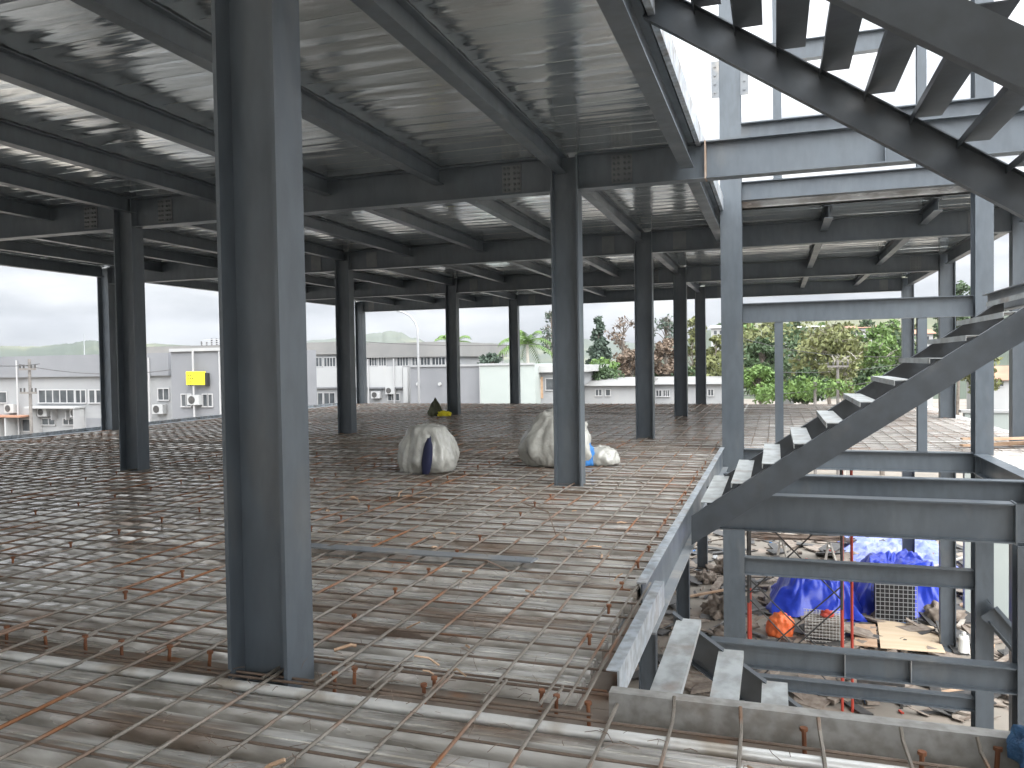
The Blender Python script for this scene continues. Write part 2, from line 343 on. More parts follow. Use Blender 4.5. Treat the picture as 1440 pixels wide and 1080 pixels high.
# ------------------------------------------------------------------ decks
PITCH_D = .287
def deck(name, regions, up_, zt, material, hump=.055, base=-.060, wide=.16, slope=.018):
    """corrugated sheet, ribs along X"""
    m = MB()
    for (x0, x1, y0, y1, ph) in regions:
        n = int((y1-y0)/PITCH_D)
        for k in range(n):
            if random.random() < .34 or k == 0: jz = random.uniform(-.004, .004)
            ya = y0+ph+k*PITCH_D
            prof = [(ya, base), (ya+.03, base), (ya+.03+slope, 0), (ya+.03+slope+wide*.46, -.0), (ya+.03+slope+wide*.5, -.011), (ya+.03+slope+wide*.54, -.0), (ya+.03+slope+wide, 0), (ya+.03+2*slope+wide, base), (ya+PITCH_D, base)]
            if not up_: prof = [(y, -z*.9) for y, z in prof]
            nx = max(2, int((x1-x0)/1.5)); xs = [x0+(x1-x0)*i/nx for i in range(nx+1)]
            ends = random.uniform(-.012, .012)
            vs = []; fs = []
            for xi, x in enumerate(xs):
                if xi in (0, nx): x += ends
                wob = random.uniform(-.0025, .0025)
                for (y, z) in prof: vs.append((x, y, zt+z+jz+wob))
            q = len(prof)
            for xi in range(nx):
                for j in range(q-1): fs.append((xi*q+j, xi*q+j+1, (xi+1)*q+j+1, (xi+1)*q+j))
            m.add(vs, fs)
            # end caps of the ribs (sheet ends seen at the stairwell)
            if up_:
                e = len(m.v)-q; z = zt+jz
                m.f.append((e+1, e+2, e+3, e+4, e+5, e+6, e+7))
    o = m.build(name, material); tag(o, None, None, kind='structure'); return o
deck('floor', [(-16.9, -.93, 3.70, 14.7, 0), (-16.9, 4.7, 14.78, 29.95, 0), (-16.9, 3.6, -2.69, 3.345, 0), (3.24, 4.7, 8.9, 14.7, 0)], True, 0, 'deck')
MB().box(-.93, -.76, 3.715, 5.4, -.075, -.066).box(-.93, -.905, 5.4, 14.4, -.075, -.066).build('floor_ledge', 'girdertop')['kind'] = 'structure'
# underside of upper deck: broad flat pans, narrow grooves
mono('edge_strip', MB().tube([(x, 3.33+.004*math.sin(x*2.1), -.005) for x in [-16.5+.5*i for i in range(40)]], .028, 10), 'lip', (-8, 3.33, 0), 'bright rounded sheet edge running across the foreground in front of the studs', 'edge strip', None, True)
def soffit():
    m = MB(); z = UT+.004
    for (x0, x1, y0, y1) in ((-16.75, -.86, -6, 14.9), (-16.75, 4.4, 14.9, 29.9), (-.855, 6, -4, 3.6)):  # last region is an unseen extension added to shade the foreground
        y = y0
        while y < y1:
            w = .30
            jz = random.uniform(0, .003)
            prof = [(y, z+.006), (y+.004, z+jz), (y+.075, z+jz+.002), (y+.15, z+jz+.003), (y+.225, z+jz+.002), (y+w-.004, z+jz), (y+w, z+.006)]
            nx = int((x1-x0)/.9); q = len(prof); vs = []; fs = []
            for i in range(nx+1):
                x = x0+(x1-x0)*i/nx; wob = random.uniform(0, .005)
                for j, (yy, zz) in enumerate(prof): vs.append((x, yy, zz+(wob if 1 <= j <= 5 else 0)+(random.uniform(-.002, .003) if 1 < j < 5 else 0)))
            for i in range(nx):
                for j in range(q-1): fs.append((i*q+j, i*q+j+1, (i+1)*q+j+1, (i+1)*q+j))
            m.add(vs, fs); y += w
    o = m.build('ceiling', 'soffit', None, False); o['kind'] = 'structure'
    m = MB().box(-16.75, -.86, -12, 14.9, UT+.05, UT+.17).box(-.859, 6, -4, 3.62, UT+.05, UT+.17).box(-16.75, 4.4, 14.902, 29.9, UT+.05, UT+.17)  # unseen rear and right-hand slab reach set to shade the foreground
    o = m.build('upper_floor', 'deck'); o['kind'] = 'structure'
soffit()
mono('upper_edge_trim', MB().box(-.858, -.846, 3.64, 14.9, UT-.02, UT+.20).box(-.90, -.846, 3.64, 14.9, UT-.034, UT-.022), 'trim', (-.85, 5, UT), 'pale folded trim on the upper deck edge along the open stairwell', 'trim')

# ------------------------------------------------------------------ girder under the floor with shear studs
def stud(parent, x, y, z0, lean=0):
    m = MB(); h = random.uniform(.10, .118); dx = random.uniform(-.012, .012)+lean
    m.tube([(x, y, z0), (x+dx, y, z0+h-.014)], .0095, 8); m.tube([(x+dx, y, z0+h-.014), (x+dx*1.1, y, z0+h)], .017, 8)
    return m.build('shear_stud', 'stud', parent)
g = ibeam('floor_girder', 'rusty girder flange with weld studs showing between deck sheets in the foreground', 'girder', 'x', -16.3, 1.6, 3.53, -.52, -.066, .36, .018, .012, mtop='girdertop')
sx = [-.82, -1.0, -1.09, -1.62, -1.66, -2.11, -2.135]
for x in sx+[-2.95-.31*i for i in range(12)]+[-.3, .1, .55, .8]:
    stud(g, x+random.uniform(-.03, .03), 3.53+random.choice((-.09, .0, .05, .08)), -.066)
for j, x in enumerate([-1.02, -2.52, -4.3, -6.05, -7.8, -9.5]):
    t = thing('floor_joist', f'joist under the rebar deck marked by a line of studs, {ordn[j]} from the stairwell edge', 'joist', (x, 3.8, -.3), 'joists under the rebar deck')
    MB().box(x-.05, x+.05, 3.8, 14.4, -.28, -.0575).build('beam', 'steel', t)
    y = 4.37-.0
    while y < 12.5:
        stud(t, x+random.uniform(-.02, .02), y, -.056); y += .574
    
# ------------------------------------------------------------------ rebar
def bar_pts(axis, a0, a1, c, z, step=.55, jit=.006):
    n = max(2, int((a1-a0)/step)); off = random.uniform(-.02, .02); sl = random.uniform(-.002, .002); out = []
    for i in range(n+1):
        a = a0+(a1-a0)*i/n; cc = c+off+sl*(a-a0)+random.uniform(-jit, jit); zz = z+random.uniform(-.004, .004)
        out.append((a, cc, zz) if axis == 'x' else (cc, a, zz))
    return out
def mat_(name, label, xr, yr, zx=.012, zy=.025, ends=None, rb=.0082, cap=None, extra=()):
    t = thing(name, label, 'rebar mat', (sum(xr)/2, yr[0], 0), 'tied rebar mats')
    bars = []
    x = xr[1]
    while x > xr[0]:
        bars.append((abs(x)*.6+yr[0]*.4, bar_pts('y', yr[0]+random.uniform(-.05, .1), yr[1], x, zy), 'rebar_pale')); x -= .285
    y = yr[0]+.02
    while y < yr[1]:
        bars.append((y*.75, bar_pts('x', xr[0], xr[1]+random.uniform(-.02, .04) if ends is None else (ends if y < 5.35 else min(ends, -.965))+random.uniform(-.02, .03), y, zx, .8, .004), 'rebar')); y += PITCH_D
    bars.sort(key=lambda b: b[0])
    for s, p, mt in bars[:100]: MB().tube(p, rb*random.uniform(.95, 1.2)*(1 if mt == 'rebar_pale' else .8), 6).build('rebar', mt, t)
    for p in extra: MB().tube(p, rb, 6).build('rebar', 'rebar_pale', t)
    if len(bars) > 100:
        m = MB()
        for s, p, mt in bars[100:]: m.tube(p, rb*(.85 if mt == 'rebar_pale' else .62), 5)
        o = m.build('rebar_field', 'rebar', t); o['kind'] = 'stuff'
    return t
ends_e = [[(-.80+random.uniform(-.01, .01), 3.3+i*.0, .03), (-.79, 5.4, .03)] for i in range(1)]
mat_('rebar_mat', 'grid of rusty rebar lying on the main deck around the columns and plastic bags', (-16.6, -1.04), (3.42, 29.6), ends=-.80, extra=[bar_pts('y', 3.5, 14.2, -.93, .03), bar_pts('y', 3.45, 5.6, -.83, .035)])
hooks = []
for x, y in ((-.435, 3.6), (-.147, 3.57), (.17, 3.55), (.485, 3.55), (.76, 3.54)):
    hooks.append([(x-.0, 1.6, .03), (x+.005, 2.6, .03), (x, y-.15, .032), (x-.005, y-.04, .045), (x-.008, y, .085)])
mat_('rebar_mat', 'rebar grid in the foreground between the camera and the stair opening', (-16.6, -.72), (-1.5, 3.7), ends=1.6, extra=hooks)
mat_('rebar_mat', 'thin rebar grid on the deck behind the stair at the right', (-.9, 4.4), (14.95, 29.4), rb=.005)
def litter(name, mt, n, seed, lo, hi, th, zz, ymax=9.0, near=2.0):
    rnd = random.Random(seed); m = MB()
    for i in range(n):
        y = rnd.uniform(near, ymax) if rnd.random() < .75 else rnd.uniform(near, 16)
        x = rnd.uniform(-1.05-.55*y, -1.05)
        if near < 3 and rnd.random() < .12: x, y = rnd.uniform(-1, 1), rnd.uniform(2.4, 3.3)
        a = rnd.uniform(0, 6.28); l = rnd.uniform(lo, hi); e = rnd.uniform(-.2, .6)*l
        p = Vector((x, y, zz)); q = p+Vector((math.cos(a)*l, math.sin(a)*l, max(0, e)))
        m.tube([p, (p+q)/2+Vector((rnd.uniform(-.2, .2)*l, rnd.uniform(-.2, .2)*l, .1*l)), q], th*rnd.uniform(.6, 1.3), 4)
    m.build(name, mt)['kind'] = 'stuff'
litter('tie_wire', 'rebar', 700, 51, .03, .11, .0016, .034)
litter('bar_offcuts', 'rebar', 16, 52, .15, .5, .006, .045, 12, 5)
litter('wood_chips', 'lumber', 60, 53, .03, .14, .008, .012)
mono('flat_bar', MB().prism([(-4.6, 5.84, .055), (-4.6, 5.98, .055), (-1.78, 5.97, .055), (-1.8, 5.83, .055)], (0, 0, .012)).beam((-4.6, 5.915, .05), (-1.8, 5.9, .05), .04, .01), 'steel2', (-3, 5.9, .05), 'long flat steel strip lying loose on the rebar deck behind the foreground column', 'steel strip')

# ------------------------------------------------------------------ stairs
SL = .198/.29
def stringer(parent, pts_top, dep, y, s):
    """channel shaped stringer: plate with flanges turned away (s)"""
    (xa, za), (xb, zb) = pts_top
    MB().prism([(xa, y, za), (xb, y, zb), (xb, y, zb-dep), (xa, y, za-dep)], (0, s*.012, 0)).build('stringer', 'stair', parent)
    for dz in (-.0, -dep-.01):
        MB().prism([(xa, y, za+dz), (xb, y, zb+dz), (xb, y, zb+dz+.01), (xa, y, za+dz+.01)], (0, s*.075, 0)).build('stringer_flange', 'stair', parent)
def treads(parent, x0, z0, n, y0, y1, dx, dz, w=.175, mt='tread', hi=None):
    for i in range(n):
        x = x0+dx*i; z = z0+dz*i; s = 1 if dx > 0 else -1
        m = MB().box(x, x+w, y0, y1, z-.007, z)
        lipx = x if dz > 0 else x+w-.007
        m.box(lipx+.0005, lipx+.0075, y0, y1, z-.05, z-.0075)
        o = m.build('tread', mt, parent)
t = thing('stair_flight', 'steel stair flight rising to the right from the rebar deck, pale open treads', 'stair', (-.88, 8.95, 0), 'flights of the steel stair')
for y, s in ((8.0, 1), (9.92, -1)):
    stringer(t, ((-.80, .05), (2.36, .05+SL*3.16)), .27, y, s)
treads(t, -.71, .20, 11, 8.014, 9.905, .29, .198)
t = thing('stair_flight', 'upper stair flight seen from below at the top right, dark treads against the sky', 'stair', (2.3, 5.2, 2.3), 'flights of the steel stair')
for y, s in ((4.27, 1), (6.15, -1)):
    stringer(t, ((-.93, 4.47), (2.36, 4.47-.673*3.29)), .27, y, s)
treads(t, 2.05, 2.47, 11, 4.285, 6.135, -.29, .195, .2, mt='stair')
t = thing('stair_flight', 'stair flight going down below the grey edge plate, three pale treads in view', 'stair', (-.74, 5.2, -.2), 'flights of the steel stair')
for y, s in ((4.27, 1), (6.18, -1)):
    stringer(t, ((-.76, -.34), (2.36, -.34-SL*3.12)), .27, y, s)
treads(t, -.73, -.38, 11, 4.285, 6.165, .31, -.208, .18)
t = thing('stair_landing', 'steel stair landing at the right edge above the stair', 'landing', (3, 7, 2.3))
MB().box(2.50, 3.9, 4.2, 10.4, 2.335, 2.343).build('plate', 'tread', t)
MB().box(2.50, 3.9, 4.2, 4.32, 2.1, 2.33).build('edge_channel', 'steel', t)

# ------------------------------------------------------------------ bags and loose things on the deck
def blob(name, c, size, material, label, cat, seed=0, sub=5, fold=.08, flat=.55, top=None, parent=None, vert=3.0):
    bm = bmesh.new(); bmesh.ops.create_icosphere(bm, subdivisions=sub, radius=1)
    for v in bm.verts:
        p = v.co.copy()
        q = Vector((p.x*vert+seed*7.3, p.y*vert, p.z*.9))
        d = noise.noise(q*1.3)*fold*1.6 + abs(noise.noise(q*3.1))*fold + noise.noise(p*2+Vector((seed, 0, 0)))*fold*.9
        if 'sack' not in name: p *= 1+d
        if 'sack' in name:
            an = math.atan2(p.y, p.x); hz = max(0, 1-abs(p.z)*.55)
            d += .10*hz*(abs(noise.noise(Vector((math.cos(an)*5, math.sin(an)*5, p.z*.7+seed))))*2-.6) + .07*(abs(noise.noise(Vector((p.x*4.5, p.y*4.5, p.z*3.5+seed))))-.2)
            p *= (1+d)/p.length
        if p.z < -flat: p.z = -flat+(p.z+flat)*.08
        if top: p = top(p)
        v.co = Vector(((p.x)*size[0], (p.y)*size[1], (p.z+flat)*size[2]/(1+flat)))
    me = bpy.data.meshes.new(name); bm.to_mesh(me); bm.free()
    for p in me.polygons: p.use_smooth = True
    me.materials.append(M[material]); o = bpy.data.objects.new(name, me); col.objects.link(o)
    if parent: o.parent = parent; o.location = Vector(c)-parent_world(parent)
    else: o.location = c; tag(o, label, cat)
    return o
def tentA(p):
    k = 1-.30*max(0, p.z+.3); p.x *= k; p.y *= k
    if p.z > .62: p.z = .62+(p.z-.62)*.25
    return p
t = thing('plastic_sack', 'knotted whitish plastic sack with a dark slit, left one on the rebar deck', 'sack', (-4.9, 10.8, .03), 'white plastic sacks on the deck')
blob('sack_body', (-4.9, 10.8, .03), (.47, .42, .84), 'plastic', None, None, 1, 5, .07, .6, tentA, t)
blob('dark_contents', (-4.74, 10.40, .03), (.075, .05, .52), 'navy', None, None, 3, 3, .1, .7, lambda p: Vector((p.x+.5*p.z, p.y, p.z)), t)
def tentB(p):
    p.x += .25*max(0, p.z); k = 1-.22*max(0, p.z); p.y *= k; p.x *= k; return p
t = thing('plastic_sack', 'bulky whitish plastic sack half behind the middle column', 'sack', (-3.25, 11.85, .03), 'white plastic sacks on the deck')
blob('sack_body', (-3.25, 11.85, .03), (.56, .45, .86), 'plastic', None, None, 2, 5, .09, .6, tentB, t)
blob('knot', (-2.98, 11.8, .80), (.13, .12, .16), 'plastic', None, None, 9, 4, .25, .6, None, t)
blob('plastic_bag', (-2.53, 12.0, .03), (.24, .22, .27), 'plastic', 'small white plastic bag right of the middle column', 'bag', 4, 4, .14)
blob('blue_bag', (-2.76, 11.85, .03), (.14, .14, .35), 'bluecloth', 'bright blue plastic bundle squeezed between the middle column and the small white bag', 'bag', 5, 4, .22)
def cone(p): k = 1-.45*(p.z+.5); p.x *= max(.15, k); p.y *= max(.15, k); return p
blob('canvas_heap', (-9.85, 22.3, .03), (.24, .22, .50), 'olive', 'dark olive canvas heap standing far back on the deck', 'heap', 6, 4, .2, .6, cone)
blob('yellow_sack', (-9.52, 22.2, .03), (.19, .17, .15), 'yellow', 'small yellow sack beside the dark canvas heap', 'sack', 7, 4, .25)
blob('blue_cloth', (.98, 3.48, .0), (.10, .12, .17), 'bluebag', 'crumpled dark blue cloth at the bottom right corner', 'cloth', 8, 4, .3)
for i, (x, y, a, l) in enumerate(((3.75, 15.75, .35, 1.5), (3.85, 15.6, .5, 1.3), (3.8, 15.9, .15, 1.4), (3.95, 15.5, .42, 1.2))):
    dx, dy = math.cos(a)*l/2, math.sin(a)*l/2
    mono('timber_plank', MB().beam((x-dx, y-dy, .05+i*.045), (x+dx, y+dy, .06+i*.045), .11, .035), 'lumber', (x, y, .05+i*.045), ['reddish timber plank, lowest of the loose pile by the right column', 'reddish timber plank lying second in the pile by the right column', 'reddish timber plank lying third in the pile by the right column', 'topmost reddish timber plank of the pile by the right column'][i], 'plank', 'timber planks by the right column')

# ------------------------------------------------------------------ site ground and things below the deck
m = MB(); gx = [-3000, -600, -200, -60, -20, 0, 20, 60, 200, 600, 3000]; gy = [-600, -60, 0, 15, 30, 60, 200, 800, 4000]
vs = [(x, y, GZ) for y in gy for x in gx]; n = len(gx)
m.add(vs, [(j*n+i, j*n+i+1, (j+1)*n+i+1, (j+1)*n+i) for j in range(len(gy)-1) for i in range(n-1)])
m.build('ground', 'ground')['kind'] = 'structure'
def tarp(name, x0, x1, y0, y1, h, material, label, seed, drape=None):
    nx, ny = 80, 60; m = MB(); vs = []
    for j in range(ny):
        for i in range(nx):
            u = i/(nx-1); v = j/(ny-1)
            e = min(1, 5*u, 5*(1-u)); f = min(1, 3.5*v, 3.5*(1-v)); k = min(e, f)
            x = x0+(x1-x0)*u; y = y0+(y1-y0)*v
            nz = noise.noise(Vector((x*.8+seed, y*.8, 0)))
            z = GZ+.02+k*(h*(.8+.4*nz))+.22*abs(noise.noise(Vector((x*2.2, y*2.2, seed))))*(.3+k)+.12*abs(noise.noise(Vector((x*5, y*5, seed))))*(.3+k)
            x += .25*noise.noise(Vector((x*1.3, y*1.3, seed+3))); y += .25*noise.noise(Vector((x*1.3, y*1.3, seed+8)))
            vs.append((x, y, z))
    m.add(vs, [(j*nx+i, j*nx+i+1, (j+1)*nx+i+1, (j+1)*nx+i) for j in range(ny-1) for i in range(nx-1)])
    # thickness skirt so the heap is closed
    b = len(m.v); m.v += [(x0, y0, GZ+.004), (x1, y0, GZ+.004), (x1, y1, GZ+.004), (x0, y1, GZ+.004)]; m.f.append((b, b+3, b+2, b+1))
    return mono(name, m, material, ((x0+x1)/2, (y0+y1)/2, GZ), label, 'tarpaulin', None, True)
tarp('blue_tarpaulin', -.2, 2.45, 24.6, 27.6, 1.0, 'tarp', 'crumpled deep blue tarpaulin over a heap, left of the black grid crate', 1)
tarp('blue_tarpaulin', 2.3, 4.75, 25.2, 28.6, 1.5, 'tarp', 'deep blue tarpaulin hanging behind and right of the black grid crate', 5)
tarp('pale_tarpaulin', 2.45, 6.2, 30.2, 36.4, .25, 'paletarp', 'faded pale blue tarpaulin spread flat on the site ground', 9)
# black grid crate
t = thing('grid_crate', 'black open grid crate standing in front of the blue tarpaulin', 'crate', (3.2, 24.8, GZ))
def gridface(m, p, u, v, nu, nv, r=.0075):
    for i in range(nu+1): m.beam(p+u*(i/nu), p+u*(i/nu)+v, r*2, r*2)
    for j in range(nv+1): m.beam(p+v*(j/nv), p+v*(j/nv)+u, r*2, r*2)
m = MB(); P0 = Vector((2.68, 24.7, GZ+.02)); gridface(m, P0, Vector((1.08, .06, 0)), Vector((0, 0, 1.22)), 9, 10); m.build('front_grid', 'lampmetal', t)
m = MB(); gridface(m, P0+Vector((0, .95, 0)), Vector((1.08, .06, 0)), Vector((0, 0, 1.22)), 9, 10); m.build('back_grid', 'darkmetal', t)
m = MB(); gridface(m, P0+Vector((0, 0, 1.22)), Vector((1.08, .06, 0)), Vector((0, .95, 0)), 9, 8); m.build('top_grid', 'darkmetal', t)
MB().box(2.72, 3.72, 24.86, 25.6, GZ+.03, GZ+1.14).build('dark_contents', 'black', t)
mono('plywood_sheet', MB().prism([(2.52, 22.2, GZ+.12), (4.02, 22.25, GZ+.12), (4.10, 24.35, GZ+.12), (2.70, 24.55, GZ+.12)], (0, 0, .02)).box(2.7, 2.8, 22.4, 24.3, GZ+.002, GZ+.119).box(3.8, 3.9, 22.4, 24.2, GZ+.002, GZ+.119), 'wood', (3.2, 23, GZ), 'large pale plywood sheet lying in front of the black grid crate', 'plywood')
mono('plywood_sheet', MB().prism([(1.9, 22.3, GZ+.1), (2.46, 22.3, GZ+.1), (2.62, 24.2, GZ+.1), (2.08, 24.1, GZ+.1)], (0, 0, .018)).box(2.15, 2.25, 22.4, 24, GZ+.002, GZ+.099), 'lumber', (2.2, 23, GZ), 'narrow brown plywood sheet beside the large pale one', 'plywood')
# orange tarp, wire pallet, pile of rebar, jug
blob('orange_cover', (.08, 22.9, GZ), (.34, .3, .62), 'orange', 'bright orange cover over a small heap on the site ground', 'cover', 11, 4, .14)
t = thing('mesh_stack', 'stack of pale mesh panels between the orange cover and the scaffold poles', 'stack', (1.2, 22.9, GZ))
m = MB()
for k in range(7):
    for i in range(12): m.beam((.72+i*.085, 22.45, GZ+.06+k*.09), (.78+i*.085, 23.5, GZ+.06+k*.09), .016, .016)
    for j in range(6): m.beam((.70, 22.5+j*.19, GZ+.075+k*.09), (1.70, 22.52+j*.19, GZ+.075+k*.09), .016, .016)
m.build('mesh_panels', 'concrete', t); MB().box(.8, 1.6, 22.7, 23.3, GZ+.002, GZ+.55).build('core_block', 'debris', t)
blob('red_cloth', (1.28, 22.8, GZ+.66), (.16, .14, .16), 'redpaint', 'small red cloth on top of the mesh stack', 'cloth', 12, 3, .3)
t = thing('rebar_pile', 'pile of long reinforcing bars on trestles at the back of the site', 'rebar pile', (.8, 32, GZ))
m = MB()
for k in range(26): m.tube([(-.7+random.uniform(-.5, .2), 31.6+random.uniform(-.3, .9), GZ+.65+random.uniform(0, .25)), (2.5+random.uniform(-.3, .3), 32+random.uniform(-.3, .9), GZ+.65+random.uniform(0, .25))], .02, 5)
m.build('bars', 'rebar', t)
for x in (.0, 1.7): MB().beam((x, 31.5, GZ), (x+.15, 31.9, GZ+.66), .07, .07).beam((x+.4, 31.5, GZ), (x+.2, 31.9, GZ+.66), .07, .07).beam((x+.15, 31.3, GZ+.62), (x+.15, 33, GZ+.62), .07, .05).build('trestle', 'palebark', t)
t = thing('white_jug', 'white plastic jug standing at the foot of the far deck column', 'jug', (4.52, 23.0, GZ))
MB().tube([(4.52, 22.72, GZ), (4.52, 22.72, GZ+.02), (4.52, 22.72, GZ+.36), (4.52, 22.72, GZ+.46)], .15, 12, .11).build('body', 'bottle', t, True)
MB().tube([(4.52, 22.72, GZ+.46), (4.52, 22.72, GZ+.55)], .05, 10).build('cap', 'bottle', t, True)
# scaffold
t = thing('scaffold_tower', 'scaffold frame with red painted poles and thin cross braces below the deck', 'scaffold', (1.4, 20, GZ))
for (x, y) in ((1.32, 18.3), (1.52, 18.3), (-.6, 18.3), (-.6, 19.5), (1.42, 19.5)):
    MB().tube([(x, y, GZ), (x, y, GZ+2.2)], .03, 8).build('pole', 'redpaint', t)
    MB().tube([(x, y, GZ+2.2), (x, y, -.6)], .03, 8).build('pole', 'darkmetal' if x < 1.4 else 'redpaint', t)
for (a, b) in (((-.6, 18.3, GZ+.3), (1.32, 18.3, GZ+2.3)), ((-.6, 18.3, GZ+2.3), (1.32, 18.3, GZ+.3)), ((-.6, 18.3, GZ+2.4), (1.32, 18.3, GZ+4.4)), ((-.6, 18.3, GZ+4.4), (1.32, 18.3, GZ+2.4)), ((-.6, 19.5, GZ+.4), (1.42, 19.5, GZ+2.4)), ((-.6, 19.5, GZ+2.4), (1.42, 19.5, GZ+.4))):
    MB().tube([a, b], .017, 6).build('brace', 'darkmetal', t)
for i, (x, y, s) in enumerate(((-1.55, 24.3, .42), (-2.3, 27.8, .3), (-1.2, 22.0, .35), (-1.7, 29, .4), (4.5, 25.4, .4))):
    bm_ = blob('rubble_heap', (x, y, GZ), (s, s, s*1.1), 'debris', ['brown rubble heap beside the left stairwell column', 'low rubble heap near the far left post', 'small rubble heap close to the descending stair', 'rubble heap far back on the pale ground', 'rubble heap beside the blue tarpaulin at the right'][i], 'rubble', 20+i, 4, .4, .3)
for i, (x, y, a, l) in enumerate(((4.9, 25, 1.2, 3.0), (5.4, 27, .9, 2.6), (5.0, 23.4, 1.7, 2.2), (5.9, 29, .4, 3.0), (3.8, 19.8, .5, 1.6), (3.9, 20.1, .45, 1.6), (4.1, 20.3, .6, 1.5), (-1.9, 26, .3, 1.6), (-1.1, 28, -.4, 2), (5.6, 31.5, .7, 3), (4.5, 21.2, 1.1, 2.5), (5.2, 21.8, .8, 2.2))):
    dx, dy = math.cos(a)*l/2, math.sin(a)*l/2
    mono('scrap_timber', MB().beam((x-dx, y-dy, GZ+.05), (x+dx, y+dy, GZ+.12+.03*i), .12, .05), ('palebark', 'lumber', 'debris')[i % 3], (x, y, GZ), 'loose board lying on the dusty site ground below the deck', 'board', 'loose boards on the site ground')
def scatter(name, mt, n, seed, area, lo, hi, flat=.3):
    rnd = random.Random(seed); m = MB()
    for i in range(n):
        x = rnd.uniform(area[0], area[1]); y = rnd.uniform(area[2], area[3]); a = rnd.uniform(0, 3.14); l = rnd.uniform(lo, hi); w_ = l*rnd.uniform(.08, .7); h = l*flat*rnd.uniform(.2, 1)
        u = Vector((math.cos(a), math.sin(a), rnd.uniform(-.15, .3)))*l/2; v = Vector((-math.sin(a), math.cos(a), rnd.uniform(-.2, .2)))*w_/2
        c = Vector((x, y, GZ+.01+abs(u.z)))
        m.prism([c-u-v, c+u-v*.6, c+u*.7+v, c-u*.8+v*.9], (0, 0, h))
    m.build(name, mt)['kind'] = 'stuff'
A_ = (-4, 7, 18.5, 38)
scatter('rubble', 'debris', 420, 31, A_, .08, .4)
scatter('wood_scraps', 'debris', 240, 32, A_, .25, 1.3, .06)
scatter('paper_scraps', 'white2', 60, 33, A_, .1, .5, .05)
scatter('dark_scraps', 'darkmetal', 420, 34, A_, .12, 1.3, .06)
scatter('plastic_scraps', 'redpaint', 24, 35, A_, .1, .3, .3)
scatter('tarp_scraps', 'bluecloth', 22, 36, A_, .1, .35, .3)
t = thing('site_table', 'low dark work bench under the deck beside the red poles', 'bench', (2.0, 19, GZ))
MB().box(1.65, 2.6, 18.7, 19.3, GZ+.5, GZ+.56).build('top', 'darkmetal', t)
for x in (1.7, 2.52):
    for y in (18.75, 19.22): MB().box(x, x+.05, y, y+.05, GZ, GZ+.499).build('leg', 'darkmetal', t)

# ------------------------------------------------------------------ buildings
def box_px(Y, x0, x1, yt, yb, d=10.0, zb=None):
    a = at(x0, yt, Y); b = at(x1, yb, Y)
    return a.x, b.x, Y, Y+d, (zb if zb is not None else min(a.z, b.z)), max(a.z, at(x1, yt, Y).z) if False else (at((x0+x1)/2, yt, Y).z)
def window(parent, Y, x0, y0, x1, y1, n=1, mullion=.06):
    a = at(x0, y0, Y); b = at(x1, y1, Y); X0, X1, Z1, Z0 = a.x, b.x, a.z, b.z
    m = MB(); f = .07; yy = Y-.06
    m.box(X0-f, X1+f, yy, Y-.002, Z1, Z1+f).box(X0-f, X1+f, yy-.05, Y-.002, Z0-f, Z0)
    m.box(X0-f, X0, yy, Y-.002, Z0, Z1).box(X1, X1+f, yy, Y-.002, Z0, Z1)
    for i in range(1, n):
        xx = X0+(X1-X0)*i/n; m.box(xx-mullion/2, xx+mullion/2, yy, Y-.012, Z0, Z1)
    o = m.build('window', 'frame', parent)
    MB().box(X0, X1, Y-.010, Y-.003, Z0, Z1).build('pane', 'glass', o)
    return o
def building(name, label, Y, x0, x1, yt, wall, depth=11, windows=(), roof=None, roof_t=.5, over=.3, cat='building', bands=(), pipes=(), acs=()):
    X0 = at(x0, yt, Y).x; X1 = at(x1, yt, Y).x; Z1 = at((x0+x1)/2, yt, Y).z
    t = thing(name, label, cat, ((X0+X1)/2, Y+depth/2, GZ))
    zt = Z1-roof_t if roof else Z1
    MB().box(X0, X1, Y, Y+depth, GZ, zt).build('wall', wall, t)
    if roof:
        MB().box(X0-over, X1+over, Y-over, Y+depth+over, zt+.002, Z1).build('roof', roof, t)
    for w in windows: window(t, Y, *w)
    for px in pipes:
        a = at(px, yt+40, Y); MB().tube([(a.x, Y-.32, GZ), (a.x, Y-.32, zt-.4), (a.x, Y-.32, zt-.1)], .06, 8).build('drain_pipe', 'frame', t)
    for (px, py) in acs:
        a = at(px, py, Y); o = MB().box(a.x-.42, a.x+.42, Y-.42, Y-.06, a.z-.3, a.z+.3).build('air_conditioner', 'white2', t)
        MB().tube([(a.x-.1, Y-.425, a.z), (a.x-.1, Y-.44, a.z)], .24, 14).build('fan_grille', 'darkmetal', o)
    for (bx0, by0, bx1, by1, mt, pr) in bands:
        a = at(bx0, by0, Y); b = at(bx1, by1, Y)
        MB().box(a.x, b.x, Y-pr, Y-.002, b.z, a.z).build('facade_panel', mt, t)
    return t
